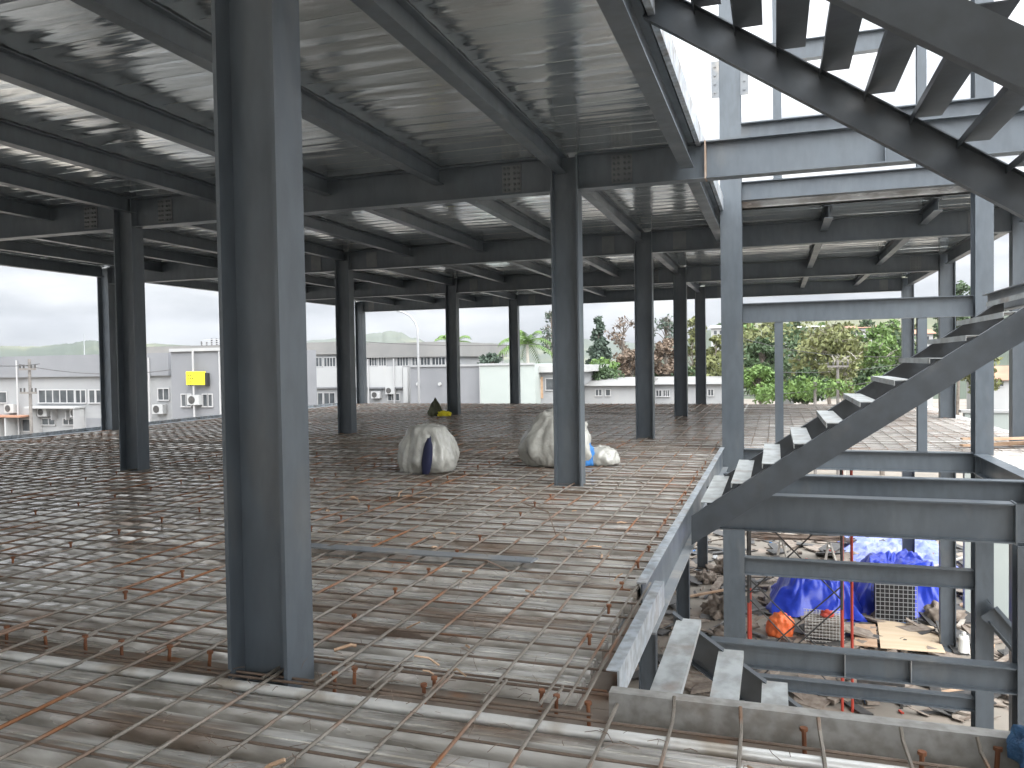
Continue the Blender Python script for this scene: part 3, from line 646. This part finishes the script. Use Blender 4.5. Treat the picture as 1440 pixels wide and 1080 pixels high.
b = building('shop_building', 'long low grey building with a strip of dark windows at the far left', 42, -120, 241, 504, 'white', 12,
    windows=[(55, 549, 105, 566, 5), (107, 549, 121, 566, 2), (126, 549, 134, 566, 1), (136, 549, 146, 566, 1), (223, 547, 238, 562, 2), (60, 589, 78, 597, 2), (90, 589, 112, 597, 3), (-40, 552, 10, 566, 4), (32, 590, 44, 606, 1)],
    pipes=(30, 150, 215), acs=((66, 579), (112, 580), (228, 575), (20, 574)), bands=[(-120, 504.5, 241, 528, 'greywall', .25), (50, 571, 120, 573.5, 'white2', .9), (58, 574, 60, 612, 'frame', .9), (118, 574, 119.5, 612, 'frame', .9), (80, 576, 81, 590, 'frame', .5), (100, 576, 101, 590, 'frame', .5), (122, 588, 143, 606, 'greywall', .05), (-5, 583, 50, 585.5, 'roofbrown', 1.2), (12, 585.5, 14, 612, 'white2', 1.1), (26, 585.5, 29, 612, 'white2', 1.1), (-2, 588, 8, 610, 'roofbrown', .04), (16, 588, 24, 604, 'roofbrown', .04)])
b = building('office_block', 'grey rendered block carrying a yellow sign beside the foreground column', 40, 240, 316, 491, 'greywall', 10,
    windows=[(256, 555, 262, 571, 1), (263.5, 555, 269, 571, 1), (286, 555, 292, 571, 1), (293.5, 555, 299, 571, 1)],
    pipes=(277,), acs=((278, 562),), bands=[(240, 490.5, 316, 493, 'white2', .15), (308.5, 493.2, 313, 600, 'white2', .12)])
a0 = at(263, 522.5, 39.7); a1 = at(289.5, 541, 39.7)
s = thing('yellow_sign', 'yellow billboard mounted high on the grey block', 'sign', ((a0.x+a1.x)/2, 39.7, a1.z))
MB().box(a0.x, a1.x, 39.6, 39.7, a1.z, a0.z).build('panel', 'yellow', s)
MB().box(a1.x+.003, a1.x+.12, 39.62, 39.9, a1.z-.1, a0.z-.1).build('side_frame', 'black', s)
m = MB()
for i in range(4):
    z = a0.z-.22-i*.2
    for j in range(3 if i % 2 else 2): m.box(a0.x+.12+j*.16, a0.x+.22+j*.16, 39.592, 39.599, z-.04, z+.02)
m.build('small_print', 'black', s)
MB().box(a0.x+.3, a0.x+.36, 39.7, 39.999, a1.z+.2, a1.z+.26).box(a1.x-.4, a1.x-.34, 39.7, 39.999, a1.z+.2, a1.z+.26).build('bracket', 'black', s)
b = building('long_building', 'long pale two storey building with grey roof band and dark strip windows behind the block', 66, 150, 480, 485, 'white', 14, roof='roofgrey', roof_t=1.15,
    windows=[(283, 506, 313, 515, 6), (330, 505, 420, 514, 10), (436, 503.5, 453, 515, 4), (456, 503.5, 472, 515, 4), (440, 553, 454, 571, 2), (456, 553, 471, 571, 2)],
    bands=[(430, 517, 480, 544, 'white2', .2), (430, 544.5, 480, 546, 'greywall', .3)])
for i, x in enumerate((283, 290, 297, 304, 311)):
    a = at(x, 476+(4 if i < 2 else 0), 70); MB().box(a.x-.06, a.x+.06, 70, 70.12, at(300, 489, 66).z-.1, a.z).build('roof_post', 'darkmetal', b)
for yy in (478, 481, 484): 
    a = at(284, yy, 70); c = at(314, yy, 70); MB().box(a.x, c.x, 69.95, 69.995, a.z-.05, a.z+.05).build('roof_rail', 'frame', b)
b = building('hall_building', 'pale building with grey roof and strip windows below the mountain, left of the grey block', 62, 495, 632, 482, 'white', 14, roof='roofgrey', roof_t=1.25,
    windows=[(516, 503, 530, 514, 4), (533, 503, 543, 514, 3), (559, 503, 574, 514, 4), (580, 503, 588, 514, 2), (592, 503, 605, 514, 3), (608, 503, 626, 514, 4), (546, 554, 562, 563, 3)],
    pipes=(520, 556), acs=((531, 555), (551, 549)), bands=[(495, 516, 568, 544, 'white2', .2), (495, 544.5, 568, 546, 'greywall', .3), (569, 516, 576, 566, 'white2', .35)])
b = building('block_building', 'plain mid grey flat roofed block with two round wall lamps', 57, 577, 674, 514, 'greywall', 9, bands=[(577, 513.3, 674, 515, 'white', .1)])
for x in (588, 619):
    a = at(x, 540, 57); MB().tube([(a.x, 56.99, a.z), (a.x, 56.85, a.z)], .13, 10).build('wall_lamp', 'white2', b)
b = building('green_building', 'pale green windowless wall building beside the grey block', 56.5, 674, 752, 512, 'greenwall', 10, bands=[(674, 511.3, 752, 513, 'white2', .1), (674.2, 513.2, 676, 570, 'white2', .06)])
b = building('small_house', 'small house with pale flat roof and brown door right of the pale green building', 58, 751, 812, 514, 'white', 9, roof='roofpale', roof_t=.5, over=.5,
    windows=[(768, 533, 778, 548, 1)], bands=[(751, 522, 812, 526, 'greywall', .06), (757, 530, 764, 560, 'lumber', .05)])
b = building('low_house', 'low house with long pale roof behind the middle column', 60, 822, 902, 543, 'white', 9, windows=[(838, 548, 846, 556, 2), (852, 548, 858, 556, 1)], bands=[])
def gable(Y, x0, x1, ye, yr, d, mt, parent):
    a = at(x0, ye, Y); c = at(x1, ye, Y); r = at((x0+x1)/2, yr, Y)
    MB().prism([(a.x-.4, Y-.4, a.z), (a.x-.4, Y+d+.4, a.z), (a.x-.4, Y+d/2, r.z)], (c.x-a.x+.8, 0, 0)).build('roof', mt, parent)
gable(60, 822, 902, 542.5, 532, 9, 'roofgrey', b)
b = building('white_house', 'white house with two grilled windows between the middle right columns', 63, 915, 1014, 541, 'white', 9, windows=[(923, 549, 930, 557, 2), (933, 549, 941, 557, 3), (955, 549, 962, 557, 2), (996, 548, 1003, 556, 2)])
gable(63, 915, 1014, 540.5, 531, 9, 'roofgrey', b)
b = building('hill_house', 'white house among trees behind the thin left post', 95, 1096, 1116, 487, 'white2', 8, windows=[(1099, 492, 1103, 499, 1), (1107, 492, 1111, 499, 1)])
gable(95, 1096, 1116, 486.5, 480, 8, 'roofgrey', b)
for i, (Y, x0, x1, ye, yr, mt, l) in enumerate(((150, 1125, 1160, 461, 457, 'roofpale', 'small pale house on the green hill under the landing beam, left one'), (160, 1190, 1240, 462, 457, 'roofbrown', 'house with brown roof on the green hill under the landing beam'), (140, 1000, 1020, 462, 456, 'roofpale', 'tiny pale house on the hillside left of the stairwell column'), (120, 1284, 1312, 470, 462, 'roofbrown', 'house with reddish roof behind the thin right post'), (90, 1385, 1450, 535, 515, 'roofbrown', 'house with orange brown roof at the right edge'))):
    b = building('hill_house', l, Y, x0, x1, ye, 'white2', 8, windows=[(x0+(x1-x0)*.2, ye+3, x0+(x1-x0)*.4, ye+8, 1), (x0+(x1-x0)*.6, ye+3, x0+(x1-x0)*.8, ye+8, 1)])
    gable(Y, x0, x1, ye-.3, yr, 8, mt, b)
t = thing('site_wall', 'pale smooth wall panel at the right beyond the deck columns', 'wall', (7.0, 24.5, GZ))
MB().box(5.2, 13, 26, 26.25, GZ, -.05).build('panel', 'greenwall', t); MB().box(5.1, 13.1, 25.95, 26.3, -.048, .03).build('coping', 'white2', t)

# ------------------------------------------------------------------ street lamp, utility poles, wires
a = at(588, 500, 50)
t = thing('street_lamp', 'curved street lamp rising above the grey roof between the far columns', 'street lamp', (a.x, 50, GZ))
pts = [(a.x, 50, GZ), (a.x, 50, at(588, 470, 50).z)]+[tuple(at(x, y, 50)) for x, y in ((587, 462), (583, 452), (576, 444), (566, 439), (556, 436.5))]
MB().tube(pts, .09, 8, .05).build('pole', 'lampmetal', t, True)
e = at(552, 436, 50); MB().beam((e.x+.3, 50, e.z+.02), (e.x-.5, 50, e.z+.06), .22, .10).build('lamp_head', 'lampmetal', t)
def upole(px, ytop, Y, label, arms=(0.3, 1.2), w=1.7):
    a = at(px, ytop, Y); t = thing('utility_pole', label, 'utility pole', (a.x, Y, GZ), 'utility poles')
    MB().tube([(a.x, Y, GZ), (a.x, Y, a.z)], .11, 8, .08).build('pole', 'pole', t)
    for k in arms:
        o = MB().box(a.x-w/2, a.x+w/2, Y-.17, Y-.1, a.z-k-.06, a.z-k+.06).build('crossarm', 'pole', t)
        for q in (-.9, -.45, .45, .9): MB().tube([(a.x+q*w/2, Y-.135, a.z-k+.06), (a.x+q*w/2, Y-.135, a.z-k+.28)], .05, 6).build('insulator', 'darkmetal', o)
    return a
p1 = upole(41, 505, 36, 'utility pole with two crossarms at the far left', (.6, 2.0), 1.3)
p2 = upole(1178, 506, 52, 'utility pole in front of the bushes, right of two', (.4,), 1.2)
p3 = upole(1146, 533, 50, 'short utility pole in front of the bushes, left of two', (), 1.0)
def wire(a, b, sag, label, r=.022):
    pts = []
    for i in range(13):
        k = i/12; p = Vector(a).lerp(Vector(b), k); p.z -= sag*4*k*(1-k); pts.append(tuple(p))
    mono('power_line', MB().tube(pts, r, 5), 'darkmetal', a, label, 'wire', 'overhead power lines')
wire((p1.x-.8, 36, p1.z-.3), at(240, 520, 39.5), .4, 'power line from the left utility pole to the grey block')
wire((p1.x+.8, 36, p1.z-.3), at(-90, 500, 30), .3, 'power line running left from the utility pole')
wire(at(1045, 556, 52), at(1290, 523, 50), .3, 'lower overhead wire in front of the green bushes')
wire(at(1045, 520, 54), at(1290, 508, 54), .4, 'middle overhead wire before the green bushes')
wire(at(1045, 476, 58), at(1290, 500, 52), .5, 'upper overhead wire before the green bushes')
wire(at(505, 480, 54), at(760, 484, 54), .2, 'thin wire above the pale building with strip windows')

# ------------------------------------------------------------------ trees
def leaf_cloud(clumps, leaf, n, flat=.7, seed=0, ang=1.0):
    rnd = random.Random(seed); m = MB()
    tot = sum(r[1]**2 for r in clumps)
    for (c, r) in clumps:
        c = Vector(c)
        for i in range(int(n*r*r/tot)):
            while True:
                p = Vector((rnd.uniform(-1, 1), rnd.uniform(-1, 1), rnd.uniform(-1, 1)))
                if .12 < p.length < 1: break
            p = p*(rnd.random()**.15)
            q = c+Vector((p.x*r, p.y*r, p.z*r*flat))
            d = Vector((rnd.uniform(-1, 1), rnd.uniform(-1, 1), rnd.uniform(-.6, 1))).normalized()
            a = d.orthogonal().normalized(); b = d.cross(a); th = rnd.uniform(0, 6.28)
            u = a*math.cos(th)+b*math.sin(th); v = d.cross(u); s = leaf*rnd.uniform(.6, 1.3)
            m.add([q-u*s, q+v*s*.55, q+u*s, q-v*s*.55], [(0, 1, 2, 3)])
    return m
def tree(name, label, px, ytop, ybot, wpx, Y, mt, n=1500, trunk='bark', seed=1, shape='round', leaf=.22, bare=.0, group='trees beyond the deck'):
    """crown fills the pixel box px +- wpx/2, ytop..ybot at depth Y; trunk goes to the ground"""
    rnd = random.Random(seed)
    top = at(px, ytop, Y); bot = at(px, ybot, Y); w = (at(px+wpx/2, ytop, Y).x-at(px-wpx/2, ytop, Y).x)/2
    t = thing(name, label, 'tree', (top.x, Y, GZ), group)
    h = top.z-bot.z; cx = top.x; clumps = []; m = MB()
    m.tube([(cx, Y, GZ), (cx+rnd.uniform(-.2, .2), Y, (GZ+bot.z)/2), (cx+rnd.uniform(-.2, .2), Y, bot.z+h*.25), (cx+rnd.uniform(-.2, .2), Y, bot.z+h*.8)], .05*w+.1, 7, .03)
    K = 26 if shape != 'cone' else 30
    for i in range(K):
        k = rnd.random() if shape != 'cone' else i/K
        z = bot.z+h*(.08+.86*k)
        if shape == 'round': rr = w*math.sqrt(max(.05, 1-(2*k-1)**2))
        elif shape == 'cone': rr = w*(1-k)**.8+.1
        else: rr = w*(.45+.55*k)
        th = rnd.uniform(0, 6.28); q = rnd.uniform(.35, .95)*rr
        c = (cx+q*math.cos(th), Y+q*math.sin(th), z)
        cr = (.30+.2*rnd.random())*w if shape != 'cone' else (.22+.3*(1-k))*w
        if shape == 'cone': c = (cx+q*.6*math.cos(th), Y+q*.6*math.sin(th), z)
        clumps.append((c, cr))
        m.tube([(cx, Y, max(bot.z-.5, z-.35*w-.4)), ((cx+c[0])/2, (Y+c[1])/2, z-.15*w), c], .022*w+.02, 5, .012)
        if bare:
            for _ in range(7):
                e = Vector(c)+Vector((rnd.uniform(-1, 1), rnd.uniform(-1, 1), rnd.uniform(-.3, 1)))*cr
                m.tube([c, tuple((Vector(c)+e)/2+Vector((rnd.uniform(-.1, .1), 0, .1))), tuple(e)], .025, 4, .01)
    m.build('trunk', trunk, t)
    leaf_cloud(clumps, leaf, int(n*(1-bare)), .75, seed).build('crown', mt, t)
    return t
def palm(label, px, ytop, Y, size, seed):
    rnd = random.Random(seed); c = at(px, ytop, Y)
    t = thing('palm_tree', label, 'palm', (c.x, Y, GZ), 'palms beyond the deck')
    MB().tube([(c.x+.3, Y, GZ), (c.x+.15, Y, (GZ+c.z)/2), (c.x, Y, c.z)], .2, 8, .13).build('trunk', 'palebark', t)
    m = MB()
    for i in range(16):
        th = rnd.uniform(0, 6.28); el = rnd.uniform(-.1, 1.1); pts = []
        for k in range(8):
            s = k/7*size; pts.append(c+Vector((math.cos(th)*math.cos(el)*s, math.sin(th)*math.cos(el)*s, math.sin(el)*s-.55*s*s/size)))
        m.tube([tuple(p) for p in pts], .03, 4, .008)
        for k in range(1, 8):
            d = (pts[k]-pts[k-1]).normalized(); sd = d.cross(Vector((0, 0, 1))).normalized()
            for s in (-1, 1):
                for o in (0, .5):
                    p = pts[k-1].lerp(pts[k], o); e = p+sd*s*size*.28*(1-.6*k/8)+d*size*.12-Vector((0, 0, size*.12))
                    m.add([p, p+d*.1, e, p-d*.05], [(0, 1, 2, 3)])
    m.build('fronds', 'leaf_green', t)
tree('conifer_tree', 'tall dark conifer just right of the middle column', 841, 440, 532, 46, 75, 'leaf_blue', 2600, seed=3, shape='cone', leaf=.24)
tree('bare_tree', 'sparse leafless tree behind the houses, right of the conifer', 877, 444, 520, 44, 78, 'leaf_rust', 900, seed=4, leaf=.18, bare=.55)
tree('bare_tree', 'sparse leafless tree between the two middle right columns', 936, 444, 510, 46, 80, 'leaf_blue', 900, seed=5, leaf=.18, bare=.5)
tree('brown_tree', 'reddish brown bushy tree between the two middle right columns', 936, 478, 538, 46, 72, 'leaf_rust', 1500, seed=6, leaf=.2)
tree('brown_tree', 'brown leafed tree left of the middle right column', 888, 492, 532, 42, 70, 'leaf_rust', 1200, seed=7, leaf=.2)
tree('bare_tree', 'dark sparse tree peeking out left of the middle column', 776, 438, 505, 40, 80, 'leaf_blue', 900, seed=8, leaf=.18, bare=.4)
tree('green_tree', 'bright green low tree at the foot of the conifer', 846, 508, 536, 46, 68, 'leaf_green', 900, seed=9, leaf=.2)
tree('olive_tree', 'olive green tree just left of the stairwell column', 1006, 470, 545, 44, 72, 'leaf_olive', 1800, seed=10, leaf=.2)
tree('olive_tree', 'olive tree peeking between the far thin columns', 972, 468, 540, 30, 82, 'leaf_olive', 1200, seed=11, leaf=.2)
tree('dark_tree', 'dark green tree between the stairwell column and the thin post', 1070, 478, 530, 52, 70, 'leaf_dark', 1800, seed=12, leaf=.2)
tree('green_bush', 'bright green bush low beside the stairwell column', 1068, 516, 562, 56, 54, 'leaf_green', 2200, seed=13, leaf=.14)
tree('green_bush', 'dark green bush low in the middle behind the stair', 1132, 520, 566, 62, 55, 'leaf_dark', 2200, seed=14, leaf=.14)
tree('olive_tree', 'broad olive green tree in the middle under the landing beam', 1165, 462, 545, 110, 66, 'leaf_olive', 4200, seed=15, leaf=.2, bare=.12)
tree('green_tree', 'tall green tree under the right part of the landing beam', 1236, 458, 540, 80, 74, 'leaf_green', 3000, 'palebark', 16, leaf=.2, bare=.1)
tree('olive_tree', 'thin olive tree with pale trunk behind the stair treads', 1185, 500, 562, 54, 53, 'leaf_olive', 1300, 'palebark', 17, 'vase', .13, .3)
tree('green_bush', 'green bush behind the upper stair treads', 1240, 515, 562, 60, 56, 'leaf_dark', 1800, seed=18, leaf=.14)
tree('dark_tree', 'dark tree on the hill behind the thin post', 1100, 458, 500, 60, 110, 'leaf_dark', 1800, seed=19, leaf=.28)
tree('dark_tree', 'dark tree far right behind the column pair', 1345, 400, 470, 60, 90, 'leaf_dark', 1500, seed=20, leaf=.24)
tree('green_tree', 'green tree beyond the right hand deck columns', 1375, 470, 560, 70, 70, 'leaf_olive', 1600, seed=21, leaf=.2)
palm('palm with drooping fronds beside the thin far column', 741, 482, 66, 3.0, 2)
palm('palm half hidden by the column above the white sack', 638, 483, 70, 2.6, 3)
tree('round_bush', 'round dark hedge bush behind the low pale house roof', 842, 517, 538, 60, 64, 'leaf_dark', 1300, seed=23, leaf=.16)
tree('round_bush', 'small grey green bush above the pale green wall', 690, 499, 520, 34, 64, 'leaf_blue', 900, seed=24, leaf=.18)
tree('green_tree', 'small green tree behind the small house roof', 795, 495, 520, 22, 66, 'leaf_green', 900, seed=25, leaf=.18)

# ------------------------------------------------------------------ woodland and scrub that read as one mass
def mass(name, mt, px0, px1, f_top, f_bot, Ya, Yb, ncl, n, leaf, seed, r0=1.0, r1=2.2):
    rnd = random.Random(seed); cl = []
    for i in range(ncl):
        px = rnd.uniform(px0, px1); Y = rnd.uniform(Ya, Yb); k = rnd.random()**.8
        cl.append((at(px, f_top+(f_bot-f_top)*k+5*noise.noise(Vector((px*.03, 0, seed))), Y), rnd.uniform(r0, r1)))
    o = leaf_cloud(cl, leaf, n, .8, seed).build(name, mt, None); o['kind'] = 'stuff'
mass('woodland', 'leaf_olive', 1045, 1300, 470, 540, 84, 104, 80, 9000, .26, 71, 1.4, 2.6)
mass('dark_woodland', 'leaf_dark', 1040, 1300, 476, 545, 78, 92, 46, 6000, .24, 72, 1.2, 2.2)
mass('scrub', 'leaf_green', 1048, 1290, 535, 560, 50, 58, 40, 5000, .13, 73, .5, 1.0)
mass('far_scrub', 'leaf_olive', 985, 1030, 500, 545, 66, 80, 16, 2500, .2, 74, .8, 1.5)
mass('garden_scrub', 'leaf_dark', 818, 1010, 516, 534, 72, 84, 36, 3600, .2, 75, .6, 1.2)
# ------------------------------------------------------------------ hills
def hills(name, ridge, Y, depth, seed, mt='hill'):
    xs = []; m = MB()
    pts = []
    N = 120
    for i in range(N+1):
        k = i/N*(len(ridge)-1); j = min(int(k), len(ridge)-2); f = k-j; f = f*f*(3-2*f)
        px = ridge[j][0]+(ridge[j+1][0]-ridge[j][0])*(k-j); py = ridge[j][1]+(ridge[j+1][1]-ridge[j][1])*f
        py += 1.2*noise.noise(Vector((i*.35, seed, 0)))+.7*noise.noise(Vector((i*1.1, seed, 3)))
        pts.append(at(px, py, Y))
    rows = 14; vs = []
    for r in range(rows+1):
        k = r/rows
        for i, p in enumerate(pts):
            q = k/.6 if k < .6 else 1-(k-.6)/.4*1.0
            q = q if k < .6 else max(0, 1-(k-.6)/.4)
            y = Y-depth*.6+depth*k
            z = GZ-1+(p.z-GZ+1)*(q**1.15)*(1+(.10*noise.noise(Vector((i*.18, r*.5, seed))) if 0 < r < rows and abs(k-.6) > .05 else 0))
            vs.append((p.x*(y/Y), y, z))
    n = N+1
    m.add(vs, [(r*n+i, r*n+i+1, (r+1)*n+i+1, (r+1)*n+i) for r in range(rows) for i in range(N)])
    o = m.build(name, mt, None, True); o['kind'] = 'structure'; return o
hills('hills', [(-250, 480), (-80, 478), (0, 484), (50, 485), (95, 481), (125, 476), (160, 479), (220, 481), (300, 486), (420, 478)], 520, 300, 2)
hills('mountain', [(380, 486), (450, 476), (500, 470), (530, 466), (548, 463), (562, 465), (580, 473), (610, 481), (650, 480), (690, 481), (720, 485), (745, 478), (790, 472), (840, 476), (900, 482), (960, 486)], 1300, 800, 5)
hills('hillside', [(900, 490), (960, 474), (1000, 460), (1050, 450), (1110, 449), (1180, 445), (1250, 438), (1330, 430), (1400, 425), (1500, 415), (1650, 410)], 260, 180, 8)
for i in range(14):
    px = 985+i*34+random.uniform(-10, 10); yb = 462+random.uniform(0, 14)
    tree('hill_tree', 'small far tree on the hillside behind the bushes', px, yb-16, yb+10, random.uniform(22, 34), 180+random.uniform(-20, 20), ('leaf_olive', 'leaf_dark', 'leaf_green')[i % 3], 500, seed=40+i, leaf=.5, group='small trees on the hillside')
a = at(118, 470, 430)
mono('radio_mast', MB().tube([(a.x, 430, GZ), (a.x, 430, a.z)], .6, 5, .25), 'lampmetal', (a.x, 430, GZ), 'thin radio mast on the low hill at the far left', 'mast')

# ------------------------------------------------------------------ haze
o = MB().box(-2600, 2600, -620, 2900, GZ-1, 190).build('haze', 'steel'); o['kind'] = 'stuff'
hm = bpy.data.materials.new('haze_air'); hm.use_nodes = True; nt = hm.node_tree; nt.nodes.clear()
om = nt.nodes.new('ShaderNodeOutputMaterial'); pv = nt.nodes.new('ShaderNodeVolumePrincipled')
pv.inputs['Color'].default_value = (.90, .93, .97, 1); pv.inputs['Density'].default_value = .00017; pv.inputs['Anisotropy'].default_value = .2
nt.links.new(pv.outputs[0], om.inputs['Volume']); o.data.materials.clear(); o.data.materials.append(hm)

# ------------------------------------------------------------------ world + sun
SUN_EL, SUN_AZ = R(44), R(132)      # azimuth clockwise from +Y
w = bpy.data.worlds.new('World'); sc.world = w; w.use_nodes = True
nt = w.node_tree; N = nt.nodes; L = nt.links; N.clear()
out = N.new('ShaderNodeOutputWorld'); bg = N.new('ShaderNodeBackground')
sky = N.new('ShaderNodeTexSky'); sky.sky_type = 'NISHITA'; sky.sun_disc = False
sky.sun_elevation = SUN_EL; sky.sun_rotation = SUN_AZ; sky.air_density = 1; sky.dust_density = 3
tc = N.new('ShaderNodeTexCoord'); mp = N.new('ShaderNodeMapping'); mp.inputs['Scale'].default_value = (1, 1, 3.2)
L.new(tc.outputs['Generated'], mp.inputs['Vector'])
nz = N.new('ShaderNodeTexNoise'); nz.inputs['Scale'].default_value = 4.2; nz.inputs['Detail'].default_value = 8; nz.inputs['Roughness'].default_value = .52
L.new(mp.outputs[0], nz.inputs['Vector'])
cr = N.new('ShaderNodeValToRGB'); cr.color_ramp.elements[0].position = .38; cr.color_ramp.elements[1].position = .62
cr.color_ramp.elements[0].color = (1.15, 1.24, 1.4, 1); cr.color_ramp.elements[1].color = (3.7, 3.75, 3.8, 1)
L.new(nz.outputs['Fac'], cr.inputs[0])
# overcast: brighter toward the zenith
sx_ = N.new('ShaderNodeSeparateXYZ'); L.new(tc.outputs['Generated'], sx_.inputs[0])
mr = N.new('ShaderNodeMapRange'); mr.inputs['From Min'].default_value = .0; mr.inputs['From Max'].default_value = .5
mr.inputs['To Min'].default_value = .33; mr.inputs['To Max'].default_value = 2.9; L.new(sx_.outputs['Z'], mr.inputs['Value'])
vm = N.new('ShaderNodeMixRGB'); vm.blend_type = 'MULTIPLY'; vm.inputs[0].default_value = 1
L.new(cr.outputs[0], vm.inputs[1]); L.new(mr.outputs[0], vm.inputs[2])
# wide sky glow toward the sun, added out of view to brighten the floor
dp = N.new('ShaderNodeVectorMath'); dp.operation = 'DOT_PRODUCT'; L.new(tc.outputs['Generated'], dp.inputs[0])
dp.inputs[1].default_value = (math.sin(SUN_AZ)*math.cos(SUN_EL), math.cos(SUN_AZ)*math.cos(SUN_EL), math.sin(SUN_EL))
gl = N.new('ShaderNodeMapRange'); gl.interpolation_type = 'SMOOTHSTEP'; gl.inputs['From Min'].default_value = -.1; gl.inputs['From Max'].default_value = 1
gl.inputs['To Min'].default_value = 1; gl.inputs['To Max'].default_value = 2.7; L.new(dp.outputs['Value'], gl.inputs['Value'])
vg = N.new('ShaderNodeMixRGB'); vg.blend_type = 'MULTIPLY'; vg.inputs[0].default_value = 1
L.new(vm.outputs[0], vg.inputs[1]); L.new(gl.outputs[0], vg.inputs[2]); vm = vg
mx = N.new('ShaderNodeMixRGB'); mx.inputs[0].default_value = .97
L.new(sky.outputs[0], mx.inputs[1]); L.new(vm.outputs[0], mx.inputs[2])
L.new(mx.outputs[0], bg.inputs['Color']); bg.inputs['Strength'].default_value = .1
L.new(bg.outputs[0], out.inputs['Surface'])
sd = bpy.data.lights.new('sun', 'SUN'); sd.energy = .6; sd.angle = R(38); sd.color = (1, .97, .92)
so = bpy.data.objects.new('sun', sd); col.objects.link(so)
dirv = Vector((math.sin(SUN_AZ)*math.cos(SUN_EL), math.cos(SUN_AZ)*math.cos(SUN_EL), math.sin(SUN_EL)))
so.rotation_euler = dirv.to_track_quat('Z', 'Y').to_euler(); so.location = (20, -20, 40)
sc.view_settings.view_transform = 'Standard'; sc.view_settings.look = 'None'; sc.view_settings.gamma = 1
sc.view_settings.exposure = 1.75
try:
    sc.cycles.max_bounces = 8; sc.cycles.diffuse_bounces = 4; sc.cycles.glossy_bounces = 4
except Exception: pass
